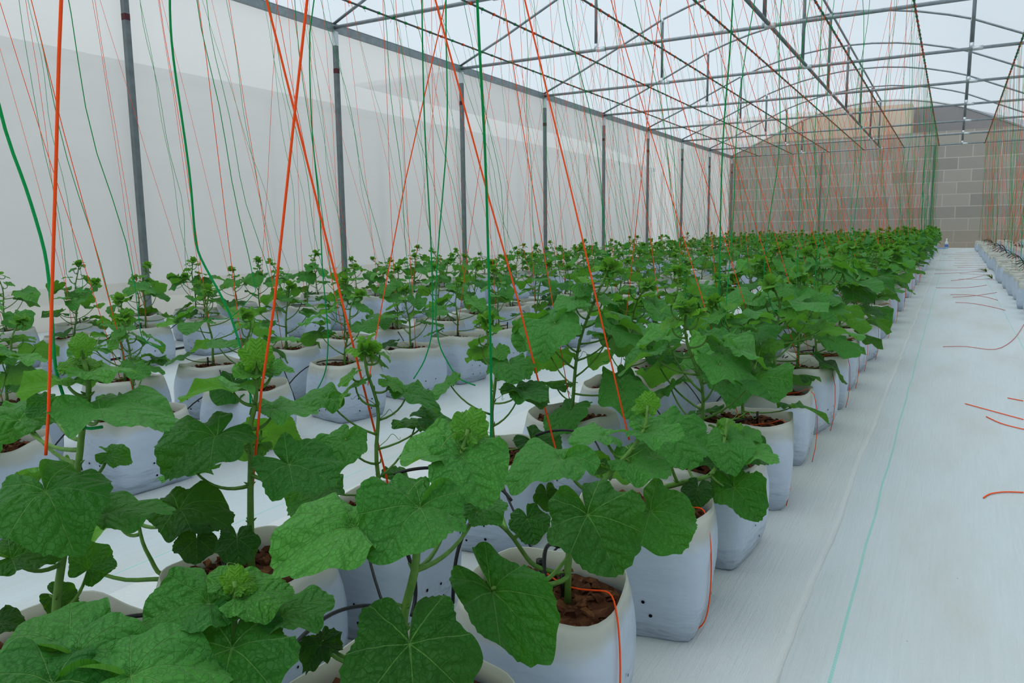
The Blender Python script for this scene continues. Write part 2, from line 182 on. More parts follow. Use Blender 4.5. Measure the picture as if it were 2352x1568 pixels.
def bag_mat():
    m, nt, out = mat('white_bag_plastic'); n = N(nt)
    tc = n.new('ShaderNodeTexCoord'); sep = n.new('ShaderNodeSeparateXYZ'); nt.links.new(tc.outputs['Object'], sep.inputs[0])
    oi = n.new('ShaderNodeObjectInfo')
    off = n.new('ShaderNodeVectorMath', operation='ADD'); nt.links.new(tc.outputs['Object'], off.inputs[0])
    cmb = n.new('ShaderNodeCombineXYZ'); nt.links.new(n.m('MULTIPLY', oi.outputs['Random'], 7.0), cmb.inputs[0]); nt.links.new(cmb.outputs[0], off.inputs[1])
    v = off.outputs[0]
    lump = n.noise(v, 9.0, 3.0)
    edge = n.m('ADD', sep.outputs[2], n.m('MULTIPLY', n.m('SUBTRACT', lump, 0.5), 0.09))
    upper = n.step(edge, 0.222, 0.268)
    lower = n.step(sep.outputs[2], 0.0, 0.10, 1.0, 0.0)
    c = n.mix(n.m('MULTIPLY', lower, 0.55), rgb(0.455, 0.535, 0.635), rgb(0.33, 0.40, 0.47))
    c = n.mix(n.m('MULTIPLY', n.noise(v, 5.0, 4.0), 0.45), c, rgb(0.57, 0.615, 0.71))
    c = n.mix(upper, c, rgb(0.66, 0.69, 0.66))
    wr = n.noise(n.scale(v, (1.0, 1.0, 3.0)), 6.0, 3.5, 0.5)
    hgt = n.m('ADD', n.m('MULTIPLY', wr, n.step(sep.outputs[2], 0.04, 0.17, 1.0, 0.16)), n.m('MULTIPLY', lump, 0.3))
    ps = n.bsdf(c, 0.36, 0, 0.5, n.bump(hgt, 0.030, 0.9))
    tr = n.trans(rgb(0.85, 0.84, 0.76))
    nt.links.new(n.mixsh(n.m('MULTIPLY', upper, 0.42), ps, tr), out.inputs[0])
    return m
M['bag'] = bag_mat()

def soil_mat():
    m, nt, out = mat('coir_chips'); n = N(nt)
    tc = n.new('ShaderNodeTexCoord')
    v1 = n.new('ShaderNodeTexVoronoi'); v1.inputs['Scale'].default_value = 48; nt.links.new(n.scale(tc.outputs['Object'], (1, 1, 1.6)), v1.inputs['Vector'])
    f = n.noise(tc.outputs['Object'], 34.0, 5.0, 0.7)
    c = n.mix(f, rgb(0.018, 0.007, 0.004), rgb(0.165, 0.062, 0.028))
    c = n.mix(n.step(v1.outputs['Color'], 0.55, 0.95), c, rgb(0.22, 0.10, 0.045))
    nt.links.new(n.bsdf(c, 0.85, 0, 0.2, n.bump(f, 0.006, 0.9)), out.inputs[0]); return m
M['soil'] = soil_mat()

def floor_mat(name, line=True):
    m, nt, out = mat(name); n = N(nt)
    geo = n.new('ShaderNodeNewGeometry'); P = geo.outputs['Position']
    sep = n.new('ShaderNodeSeparateXYZ'); nt.links.new(P, sep.inputs[0]); x, y = sep.outputs[0], sep.outputs[1]
    weave = n.noise(n.scale(P, (60, 1.6, 1)), 2.0, 4.0, 0.6)
    big = n.noise(n.scale(P, (2.2, 0.6, 1)), 1.1, 5.0, 0.6)
    fine = n.noise(n.scale(P, (300, 160, 1)), 1.0, 2.0)
    c = n.mix(weave, rgb(0.49, 0.56, 0.59), rgb(0.575, 0.625, 0.64))
    c = n.mix(n.m('MULTIPLY', n.step(big, 0.40, 0.70), 0.75), c, rgb(0.48, 0.505, 0.475))
    c = n.mix(n.m('MULTIPLY', n.step(fine, 0.35, 0.7), 0.10), c, rgb(0.5, 0.55, 0.58))
    # dirt against the feet of the bags and scattered specks
    sp = n.new('ShaderNodeTexVoronoi'); sp.inputs['Scale'].default_value = 7.0; nt.links.new(P, sp.inputs['Vector'])
    speck = n.m('MULTIPLY', n.m('LESS_THAN', sp.outputs['Distance'], n.m('MULTIPLY', n.noise(P, 3.0), 0.032)), 0.75)
    c = n.mix(speck, c, rgb(0.16, 0.15, 0.12))
    d2 = n.noise(n.scale(P, (9, 2.5, 1)), 4.0, 6.0, 0.75)
    c = n.mix(n.m('MULTIPLY', n.step(d2, 0.62, 0.78), 0.30), c, rgb(0.42, 0.41, 0.36))
    if not line: c = n.mix(n.m('MULTIPLY_ADD', n.noise(n.scale(P, (5, 1.3, 1)), 1.3, 4.0, 0.6), 0.5, 0.15), c, rgb(0.66, 0.68, 0.66))
    if line:
        dash = n.m('GREATER_THAN', n.m('FRACT', n.m('MULTIPLY', n.m('ADD', y, n.m('MULTIPLY', x, 0.6)), 90.0)), 0.28)
        for X, w, dk in ((-0.18, 0.0036, 0.62), (-2.11, 0.003, 0.6), (0.53, 0.0035, 0.6), (-4.45, 0.003, 0.6)):
            wx = n.m('ADD', x, n.m('MULTIPLY', n.m('SUBTRACT', n.noise(n.scale(P, (0, 1.5, 0)), 1.0, 1.0), 0.5), 0.018))
            l = n.m('LESS_THAN', n.m('ABSOLUTE', n.m('SUBTRACT', wx, X)), w)
            c = n.mix(n.m('MULTIPLY', n.m('MULTIPLY', l, n.m('MULTIPLY_ADD', dash, 0.5, 0.5)), dk), c, rgb(0.16, 0.55, 0.47))
    nt.links.new(n.bsdf(c, 0.6, 0, 0.35, n.bump(n.m('ADD', fine, n.m('MULTIPLY', weave, 2.0)), 0.002, 0.5)), out.inputs[0]); return m
M['floor'] = floor_mat('woven_ground_cloth')
M['sheet'] = floor_mat('woven_ground_cloth_overlap', False)

def film_mat(name, col, clear, transl, warm=None):
    m, nt, out = mat(name); n = N(nt)
    geo = n.new('ShaderNodeNewGeometry')
    f = n.noise(n.scale(geo.outputs['Position'], (0.5, 0.25, 0.5)), 1.0, 3.0)
    c = n.mix(f, rgb(*[v * 0.96 for v in col]), rgb(*[min(1, v * 1.03) for v in col]))
    a = n.mixsh(transl, n.diff(c), n.trans(c))
    nt.links.new(n.mixsh(clear, a, n.clear(rgb(0.97, 0.985, 1.0))), out.inputs[0]); return m
M['film'] = film_mat('clear_roof_film', (0.74, 0.81, 0.89), 0.50, 0.72)
M['net'] = film_mat('white_insect_net', (0.93, 0.94, 0.945), 0.19, 0.66)
M['skirt'] = film_mat('dusty_insect_net', (0.80, 0.80, 0.76), 0.14, 0.6)
M['endnet'] = film_mat('grey_insect_net', (0.78, 0.765, 0.70), 0.73, 0.55)

def block_mat():
    m, nt, out = mat('concrete_blocks'); n = N(nt)
    geo = n.new('ShaderNodeNewGeometry'); sep = n.new('ShaderNodeSeparateXYZ'); nt.links.new(geo.outputs['Position'], sep.inputs[0])
    cmb = n.new('ShaderNodeCombineXYZ'); nt.links.new(sep.outputs[0], cmb.inputs[0]); nt.links.new(sep.outputs[2], cmb.inputs[1])
    b = n.new('ShaderNodeTexBrick'); nt.links.new(cmb.outputs[0], b.inputs['Vector'])
    b.inputs['Color1'].default_value = rgb(0.21, 0.21, 0.20); b.inputs['Color2'].default_value = rgb(0.36, 0.35, 0.32); b.inputs['Mortar'].default_value = rgb(0.47, 0.46, 0.43)
    b.inputs['Scale'].default_value = 1.0; b.inputs['Mortar Size'].default_value = 0.018; b.inputs['Brick Width'].default_value = 0.96; b.inputs['Row Height'].default_value = 0.48
    f = n.noise(geo.outputs['Position'], 0.8, 5.0, 0.7)
    c = n.mix(n.m('MULTIPLY', f, 0.4), b.outputs['Color'], rgb(0.30, 0.28, 0.25))
    c = n.mix(n.step(sep.outputs[2], 0.4, 1.5, 0.6, 0.0), c, rgb(0.33, 0.27, 0.20))
    nt.links.new(n.bsdf(c, 0.9, 0, 0.2), out.inputs[0]); return m
M['block'] = block_mat()
M['beige'] = simple('beige_render', (0.66, 0.56, 0.45), 0.9, 0, 0.2, 0.1, 0.6)
M['roofgrey'] = simple('grey_sheet_roof', (0.20, 0.20, 0.235), 0.7, 0, 0.3, 0.1, 0.5)
M['soilground'] = simple('bare_ground', (0.58, 0.57, 0.53), 0.95, 0, 0.1, 0.3, 0.7)
M['palegrey'] = simple('pale_grey_sheet', (0.36, 0.38, 0.385), 0.8, 0, 0.2, 0.06, 0.4)
M['whitesheet'] = simple('white_roof_sheet', (0.47, 0.49, 0.50), 0.7, 0, 0.3)
M['grass'] = simple('weed_blade', (0.13, 0.16, 0.04), 0.7, 0, 0.2, 0.3, 40)
M['fibre'] = simple('dry_plant_fibre', (0.16, 0.075, 0.03), 0.85, 0, 0.2, 0.4, 30)
M['bottle'] = simple('clear_bottle', (0.62, 0.68, 0.72), 0.15, 0, 0.6)
M['bottlelabel'] = simple('bottle_label', (0.12, 0.22, 0.55), 0.5)
M['white'] = simple('white_cap', (0.8, 0.82, 0.84), 0.5)

# ------------------------------------------------------------------ mesh helpers
class MB:
    def __init__(s): s.v = []; s.f = []; s.mi = []; s.uv = {}; s.tone = None
    def face(s, idx, mi=0): s.f.append(tuple(idx)); s.mi.append(mi)
    def tube(s, pts, rad, n=6, mi=0, cap=True):
        pts = [Vector(p) for p in pts]
        rs = rad if isinstance(rad, (list, tuple)) else [rad] * len(pts)
        base = len(s.v); prev = None
        for i, p in enumerate(pts):
            t = (pts[min(i + 1, len(pts) - 1)] - pts[max(i - 1, 0)])
            t = t.normalized() if t.length > 1e-9 else Vector((0, 0, 1))
            if prev is None: u = t.orthogonal().normalized()
            else:
                u = prev - prev.dot(t) * t
                u = u.normalized() if u.length > 1e-6 else t.orthogonal().normalized()
            prev = u; w = t.cross(u)
            for k in range(n):
                a = 2 * math.pi * k / n
                s.v.append(p + rs[i] * (math.cos(a) * u + math.sin(a) * w))
        for i in range(len(pts) - 1):
            for k in range(n):
                a = base + i * n + k; b = base + i * n + (k + 1) % n
                s.face((a, b, b + n, a + n), mi)
        if cap:
            s.face([base + k for k in range(n)][::-1], mi); s.face([base + (len(pts) - 1) * n + k for k in range(n)], mi)
    def box(s, c, d, mi=0, rot=None):
        b = len(s.v); c = Vector(c)
        for x in (-1, 1):
            for y in (-1, 1):
                for z in (-1, 1):
                    p = Vector((x * d[0] / 2, y * d[1] / 2, z * d[2] / 2))
                    if rot is not None: p = rot @ p
                    s.v.append(c + p)
        for q in ((0, 1, 3, 2), (4, 6, 7, 5), (0, 4, 5, 1), (2, 3, 7, 6), (0, 2, 6, 4), (1, 5, 7, 3)): s.face([b + i for i in q], mi)
    def mesh(s, name, mats, smooth=True):
        me = bpy.data.meshes.new(name); me.from_pydata([tuple(v) for v in s.v], [], s.f)
        for m in mats: me.materials.append(m)
        me.polygons.foreach_set('material_index', s.mi)
        me.polygons.foreach_set('use_smooth', [smooth] * len(s.f))
        if s.uv:
            l = me.uv_layers.new(name='UVMap'); co = []
            for lp in me.loops:
                u = s.uv.get(lp.vertex_index, (0, 0)); co += [u[0], u[1]]
            l.data.foreach_set('uv', co)
        if s.tone is not None:
            a = me.attributes.new('tone', 'FLOAT', 'POINT'); a.data.foreach_set('value', [s.tone.get(i, 0.0) for i in range(len(s.v))])
        me.update(); return me
def link(name, me, parent=None):
    o = bpy.data.objects.new(name, me); COL.objects.link(o)
    if parent is not None: o.parent = parent
    return o
def empty(name, loc, rz=0.0):
    o = bpy.data.objects.new(name, None); o.empty_display_size = 0.1; COL.objects.link(o); o.location = loc; o.rotation_euler[2] = rz; return o
def tag(o, label, cat, group=None):
    o['label'] = label; o['category'] = cat
    if group: o['group'] = group
    return o
def struct(o): o['kind'] = 'structure'; return o
ORD = ['first', 'second', 'third', 'fourth', 'fifth', 'sixth', 'seventh', 'eighth', 'ninth', 'tenth', 'eleventh', 'twelfth', 'thirteenth', 'fourteenth', 'fifteenth', 'sixteenth', 'seventeenth', 'eighteenth', 'nineteenth', 'twentieth']

# ------------------------------------------------------------------ leaves
def leaf_r(a):
    r = 0.72 + 0.20 * math.cos(a) + 0.05 * math.cos(2 * a) + 0.042 * math.cos(5.2 * a)
    d = math.pi - abs(a)
    return r * (1 - 0.90 * math.exp(-(d / 0.19) ** 2))
def leaf_into(mb, mtx, tone, seed, rings=5, seg=28, ser=0.03, curl=1.0):
    rr = random.Random(seed)
    p1, p2, p3 = rr.uniform(0, 6.28), rr.uniform(0, 6.28), rr.uniform(0, 6.28)
    a1, a2, fold, droop = rr.uniform(.05, .11) * curl, rr.uniform(.03, .06) * curl, rr.uniform(.04, .32), rr.uniform(.05, .34) * curl
    asym = rr.uniform(-.06, .06); b = len(mb.v)
    def P(t, a):
        R_ = leaf_r(a)
        saw = (a * 4.9 + 1.3 * math.sin(a * 3 + p1)) % 1.0
        R_ *= 1 + (ser * (1 - abs(saw * 2 - 1)) * 1.7 + 0.028 * math.sin(a * 7 + p3)) * (t ** 3)
        x = R_ * t * math.sin(a) * (1 + asym * math.sin(a)); y = R_ * t * math.cos(a)
        r = math.hypot(x, y)
        z = (a1 * math.sin(3 * a + p1) + a2 * math.sin(6 * a + p2)) * t * t + 0.045 * math.sin(10 * a + p3) * t ** 5 * curl
        z += fold * abs(x) * (0.35 + 0.65 * (y > 0)) - droop * r * r - 0.10 * math.exp(-(r / .16) ** 2) + 0.05
        return x, y, z
    x, y, z = 0, 0, -0.06
    mb.v.append(mtx @ Vector((x, y, z))); mb.uv[b] = (0, 0)
    if mb.tone is not None: mb.tone[b] = tone
    for i in range(1, rings + 1):
        for k in range(seg):
            a = -math.pi + 2 * math.pi * (k + .5) / seg
            q = P(i / rings, a); mb.uv[len(mb.v)] = (q[0], q[1])
            if mb.tone is not None: mb.tone[len(mb.v)] = tone
            mb.v.append(mtx @ Vector(q))
    for k in range(seg - 1): mb.face((b, b + 2 + k, b + 1 + k))
    for i in range(rings - 1):
        for k in range(seg - 1):
            q = b + 1 + i * seg + k
            mb.face((q, q + 1, q + 1 + seg, q + seg))
LEAF = []
for sd in range(8):
    mb = MB(); leaf_into(mb, Matrix.Identity(4), 0, 100 + sd, 14, 112, 0.032); LEAF.append(mb.mesh('melon_leaf_blade', [M['leaf']]))
BUDLEAF = []
for sd in range(3):
    mb = MB(); leaf_into(mb, Matrix.Identity(4), 0, 200 + sd, 10, 70, 0.10, 2.2); BUDLEAF.append(mb.mesh('young_leaf_blade', [M['leaf']]))
def frame(J, v, nrm, S):
    y = Vector(v).normalized(); z = Vector(nrm); z = (z - z.dot(y) * y).normalized(); x = y.cross(z)
    m = Matrix((x, y, z)).transposed().to_4x4()
    return Matrix.Translation(Vector(J)) @ m @ Matrix.Scale(S, 4)

# ------------------------------------------------------------------ bags and growing medium
def sup(a, n, r):
    c, s = abs(math.cos(a)), abs(math.sin(a))
    return r / ((c ** n + s ** n) ** (1 / n))
def make_bag(seed, holes=True):
    rr = random.Random(seed); mb = MB(); n = 48
    zs = [0.0, 0.006, 0.02, 0.05, 0.09, 0.13, 0.17, 0.21, 0.25, 0.28, 0.30]
    ph = [rr.uniform(0, 6.28) for _ in range(6)]
    def rad(a, z):
        k = z / 0.30
        e = 7.0 * (1 - k) ** 1.1 + 3.0
        r = sup(a, e, 0.146 + 0.012 * math.sin(k * math.pi) + 0.010 * k)
        r *= 1 + 0.018 * math.sin(2 * a + ph[0]) * k + 0.010 * math.sin(5 * a + ph[1]) * k
        r += 0.0035 * noise.noise(Vector((math.cos(a) * 3 + seed, math.sin(a) * 3, z * 22))) * (1.4 - k)
        if z < 0.03: r -= 0.012 * (1 - z / 0.03) * (0.4 + 0.6 * abs(math.sin(2 * a)))
        return r
    def rimz(a): return 0.006 * math.sin(2 * a + ph[2]) + 0.005 * math.sin(3 * a + ph[3]) + 0.003 * math.sin(7 * a + ph[4])
    for z in zs:
        for k in range(n):
            a = 2 * math.pi * k / n; r = rad(a, z)
            mb.v.append(Vector((r * math.cos(a), r * math.sin(a), z + (rimz(a) * (z / .3) ** 6))))
    L = len(zs)
    for z, dr in ((0.2985, 0.0022), (0.27, 0.004), (0.235, 0.006)):
        for k in range(n):
            a = 2 * math.pi * k / n; r = rad(a, z) - dr
            mb.v.append(Vector((r * math.cos(a), r * math.sin(a), z + rimz(a) * (z / .3) ** 6)))
    for i in range(L + 2):
        for k in range(n):
            a, b = i * n + k, i * n + (k + 1) % n
            mb.face((a, b, b + n, a + n))
    mb.face(list(range(n))[::-1])
    if holes:
        for side in range(4):
            for da, z in ((-0.20, 0.055), (0.24, 0.06), (-0.24, 0.115), (0.20, 0.11)):
                if rr.random() < .12: continue
                a = side * math.pi / 2 + da + rr.uniform(-.06, .06); zz = z + rr.uniform(-.008, .008); r = rad(a, zz) + 0.0012
                c = Vector((r * math.cos(a), r * math.sin(a), zz)); nn = Vector((math.cos(side * math.pi / 2), math.sin(side * math.pi / 2), 0)); t = Vector((-nn.y, nn.x, 0))
                b = len(mb.v); rh = rr.uniform(.0028, .0046)
                for k in range(7):
                    q = 2 * math.pi * k / 7; mb.v.append(c + nn * .0015 + rh * (math.cos(q) * t + math.sin(q) * Vector((0, 0, 1))))
                mb.face([b + k for k in range(7)], 1)
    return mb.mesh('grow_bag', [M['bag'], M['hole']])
def make_soil(seed, chips=120, lvl=0.262):
    rr = random.Random(seed); mb = MB(); n = 32; rg = 8
    mb.v.append(Vector((0, 0, lvl + .006)))
    for i in range(1, rg + 1):
        for k in range(n):
            a = 2 * math.pi * k / n; r = sup(a, 2.9, 0.1475) * i / rg
            z = lvl + 0.010 * noise.noise(Vector((r * math.cos(a) * 26 + seed, r * math.sin(a) * 26, 0))) - (0.012 if i == rg else 0)
            mb.v.append(Vector((r * math.cos(a), r * math.sin(a), z)))
    for k in range(n): mb.face((0, 1 + k, 1 + (k + 1) % n))
    for i in range(rg - 1):
        for k in range(n):
            a, b = 1 + i * n + k, 1 + i * n + (k + 1) % n; mb.face((a, a + n, b + n, b))
    for _ in range(chips):
        a = rr.uniform(0, 6.28); r = sup(a, 2.9, 0.135) * math.sqrt(rr.random())
        s_ = rr.uniform(.005, .015)
        rot = Matrix.Rotation(rr.uniform(0, 6.28), 3, 'Z') @ Matrix.Rotation(rr.uniform(-.9, .9), 3, 'X') @ Matrix.Rotation(rr.uniform(-.9, .9), 3, 'Y')
        b = len(mb.v); c = Vector((r * math.cos(a), r * math.sin(a), lvl + rr.uniform(.001, .011)))
        for q in ((-1, -.7, -.4), (1.1, -.5, -.5), (.8, .8, -.3), (-.9, .6, -.5), (-.5, -.4, .5), (.6, -.1, .6), (.1, .5, .4)):
            mb.v.append(c + rot @ (Vector(q) * s_ * rr.uniform(.7, 1.2)))
        for q in ((0, 1, 5, 4), (1, 2, 5), (2, 6, 5), (2, 3, 6), (3, 4, 6), (3, 0, 4), (4, 5, 6), (3, 2, 1, 0)): mb.face([b + i for i in q])
    return mb.mesh('growing_medium', [M['soil']], False)
BAGS = [make_bag(i) for i in range(7)]
SOIL = [make_soil(i) for i in range(4)]

# ------------------------------------------------------------------ procedural melon plants
def curve(a, b, sag=Vector((0, 0, 0)), n=6):
    return [a.lerp(b, i / n) + sag * (4 * (i / n) * (1 - i / n)) for i in range(n + 1)]
def tendril(mb, p, d, rr, L=.10):
    pts = []; q = Vector(p); side = d.cross(Vector((0, 0, 1))).normalized()
    for i in range(18):
        t = i / 17; pts.append(q + d * L * t * (1 - .3 * t) + Vector((0, 0, L * .5 * t * (1 - t))) + side * .012 * math.sin(t * 9) * t + Vector((0, 0, .012 * math.cos(t * 11) * t * t)))
    mb.tube(pts, [0.0011 - .0006 * i / 17 for i in range(18)], 4)
def grow(seed, nleaf, height, big):
    """a melon seedling: stem tubes, tendrils and the frames of its leaves, origin at the soil"""
    rr = random.Random(seed); st = MB(); td = []; lv = []
    lean = Vector((rr.uniform(-.12, .12), rr.uniform(-.12, .12), 0)); pts = []; K = 12
    w1 = rr.uniform(0, 6.28)
    for i in range(K + 1):
        t = i / K; pts.append(lean * t * t + Vector((.014 * math.sin(t * 11 + w1) * t, .014 * math.cos(t * 9 + w1) * t, height * t)))
    st.tube(pts, [0.0065 - .0030 * i / K for i in range(K + 1)], 7)
    phi = rr.uniform(0, 6.28)
    for i in range(nleaf):
        u = (i + .35) / nleaf; t = .04 + .90 * u
        fi = t * K; a = pts[int(fi)].lerp(pts[min(int(fi) + 1, K)], fi % 1)
        phi += math.pi * rr.uniform(.72, 1.25)
        out = Vector((math.cos(phi), math.sin(phi), 0))
        env = (.55 + 1.0 * math.sin(min(1, u * 1.25 + .12) * math.pi) ** .8) if u < .9 else .5
        pl = big * rr.uniform(.75, 1.05) * (1.15 * env) * (1 - .45 * max(0, u - .6))
        up = rr.uniform(.30, .95) * (1.0 if u > .15 else .35)
        J = a + (out * math.cos(up) + Vector((0, 0, 1)) * math.sin(up)) * pl
        st.tube(curve(a, J, Vector((0, 0, -.012)) + out * .012, 6), [0.0036, .0033, .003, .0028, .0026, .0024, .0022], 6)
        S = big * rr.uniform(.82, 1.1) * min(1.0, env) * (1.0 - .40 * max(0, u - .55) / .45)
        dr = rr.uniform(-.05, .65); twist = rr.uniform(-.8, .8)
        o2 = Vector((math.cos(phi + twist), math.sin(phi + twist), 0))
        v = o2 * math.cos(dr) - Vector((0, 0, 1)) * math.sin(dr)
        nn = o2 * math.sin(dr) + Vector((0, 0, 1)) * math.cos(dr) + o2.cross(Vector((0, 0, 1))) * rr.uniform(-.35, .35)
        lv.append((J, v, nn, S, min(1, .27 + .58 * u + rr.uniform(-.14, .14)), 0))
        if rr.random() < .4: td.append(MB()); tendril(td[-1], a, (out.lerp(Vector((0, 0, 1)), .3)).normalized(), rr, rr.uniform(.05, .12))
        # small side shoots at the nodes
        q = a + Vector((-out.y, out.x, .6)) * .012; st.tube([a, q, q + Vector((0, 0, .008))], [.003, .0024, .001], 5)
    tip = pts[-1]
    for k in range(5):
        a = phi + k * 2.4; o2 = Vector((math.cos(a), math.sin(a), 0)); up = 1.35 - .22 * k
        v = o2 * math.cos(up) + Vector((0, 0, 1)) * math.sin(up); nn = -o2 * math.sin(up) + Vector((0, 0, 1)) * math.cos(up)
        lv.append((tip + o2 * .006 + Vector((0, 0, -.006 * k)), v, nn, .026 + .005 * k, rr.uniform(.85, 1), 1))
    return st, td, lv
def build_lvs(lv, parent, merged):
    if merged: return
    for i, (J, v, nn, S, tone, kind) in enumerate(lv):
        me = (BUDLEAF if kind else LEAF)[R.randrange(3 if kind else 8)]
        o = link('leaf', me, parent); o.matrix_local = frame(J, v, nn, S); o['tone'] = float(tone)
VAR = []
for sd in range(24):
    nl = 9 + sd % 4; hgt = .40 + .035 * (sd % 4); big = .106 + .007 * (sd % 3)
    if sd >= 12: nl += 5; big += .014; hgt += .02
    st, td, lv = grow(300 + sd, nl, hgt, big)
    fol = MB(); fol.tone = {}
    for i, (J, v, nn, S, tone, kind) in enumerate(lv):
        leaf_into(fol, frame(J, v, nn, S), tone, sd * 50 + i, 5 if not kind else 3, 40 if not kind else 18, .035 if not kind else .09, 1 if not kind else 2)
    ste = MB(); ste.v, ste.f, ste.mi = st.v, st.f, st.mi
    for t_ in td:
        b = len(ste.v); ste.v = ste.v + t_.v; ste.f = ste.f + [tuple(i + b for i in f_) for f_ in t_.f]; ste.mi = ste.mi + t_.mi
    VAR.append(dict(stem=st.mesh('plant_stem', [M['stem']]), tendril=[t_.mesh('plant_tendril', [M['stem']]) for t_ in td], both=ste.mesh('plant_stem_tendrils', [M['stem']]), foliage=fol.mesh('plant_foliage', [M['leaf']]), lv=lv, h=hgt))

ROWNAME = {'A': 'row beside the aisle', 'B': 'second row from the aisle', 'C': 'third row from the aisle',
           'D': 'fourth row from the aisle', 'E': 'fifth row from the aisle', 'F': 'row along the net wall'}
PLANTPOS = {k: [] for k in 'ABCDEF'}
SOILZ = 0.262
def base_thing(x, y, row, label, group):
    e = empty('potted_melon_plant', (x, y, gz(y))); tag(e, label, 'potted plant', group)
    b = link('grow_bag', R.choice(BAGS), e); b.rotation_euler[2] = R.uniform(-.22, .22) + R.choice((0, math.pi / 2, math.pi)); b.scale = (R.uniform(.98, 1.08), R.uniform(.98, 1.08), R.uniform(.96, 1.03))
    s = link('growing_medium', R.choice(SOIL), e); s.rotation_euler[2] = b.rotation_euler[2]; s.scale = b.scale
    return e
def row_plants(row, xs, ys):
    for y in ys:
        x = xs + (R.uniform(-.03, .03) if y > 4.3 else 0); k = len(PLANTPOS[row]) + HEROCOUNT[row]
        if not (inframe((x, y, gz(y) + .3), 250) or inframe((x, y, gz(y) + .7), 200)): continue
        q = proj((x, y, .4)); d = q[2]
        rn = ROWNAME[row]; idx = k
        if idx < len(ORD): lab = 'young melon plant in white grow bag, %s in the %s' % (ORD[idx], rn); grp = 'melon plants of the ' + rn
        else: lab = 'small melon plant in white grow bag, far stretch of the %s' % rn; grp = 'far melon plants of the ' + rn
        e = base_thing(x, y, row, lab, grp)
        slim = row not in 'AB' or (row == 'B' and y < 2.3)
        vi = R.randrange(12) + (0 if slim else 12); V = VAR[vi]; rz = R.uniform(0, 6.28); sc = R.uniform(.90, 1.08) * (1.0 if slim else 1.12 if row == 'A' else 1.10)
        if d < 3.3:
            hold_rot = Matrix.Rotation(rz, 4, 'Z') @ Matrix.Scale(sc, 4); off = Matrix.Translation((0, 0, SOILZ))
            s = link('stem', V['stem'], e); s.matrix_local = off @ hold_rot
            for tm in V['tendril']: t = link('tendril', tm, e); t.matrix_local = off @ hold_rot
            for i, (J, v, nn, S, tone, kind) in enumerate(V['lv']):
                me = (BUDLEAF if kind else LEAF)[R.randrange(3 if kind else 8)]
                o = link('leaf', me, e); o.matrix_local = off @ hold_rot @ frame(J, v, nn, S); o['tone'] = float(tone)
        else:
            for nm, me in (('stem', V['both']), ('foliage', V['foliage'])):
                o = link(nm, me, e); o.location = (0, 0, SOILZ); o.rotation_euler[2] = rz; o.scale = (sc, sc, sc)
        PLANTPOS[row].append((x, y, V['h'] * sc, d, idx))
HEROCOUNT = dict(A=3, B=3, C=0, D=0, E=0, F=0)
HLAB = {
 'k0': ('B', 'melon plant with one huge dark round leaf, its bag behind pale leaves at the corner'),
 'k1': ('B', 'tall melon plant in white bag of brown chips, its trailing side shoot crossing the ground'),
 'q': ('B', 'melon plant with pale crinkled leaves at the bottom edge, in front of brown-chip bag'),
 's0': ('A', 'melon plant with a giant heart-shaped leaf and yellow flower bud at bottom centre'),
 'b0': ('A', 'melon plant with black dripper stake, big dark leaf over its soil and long hanging leaf'),
 'b1': ('A', 'melon plant leaning over the aisle in the second fully visible aisle-side bag')}
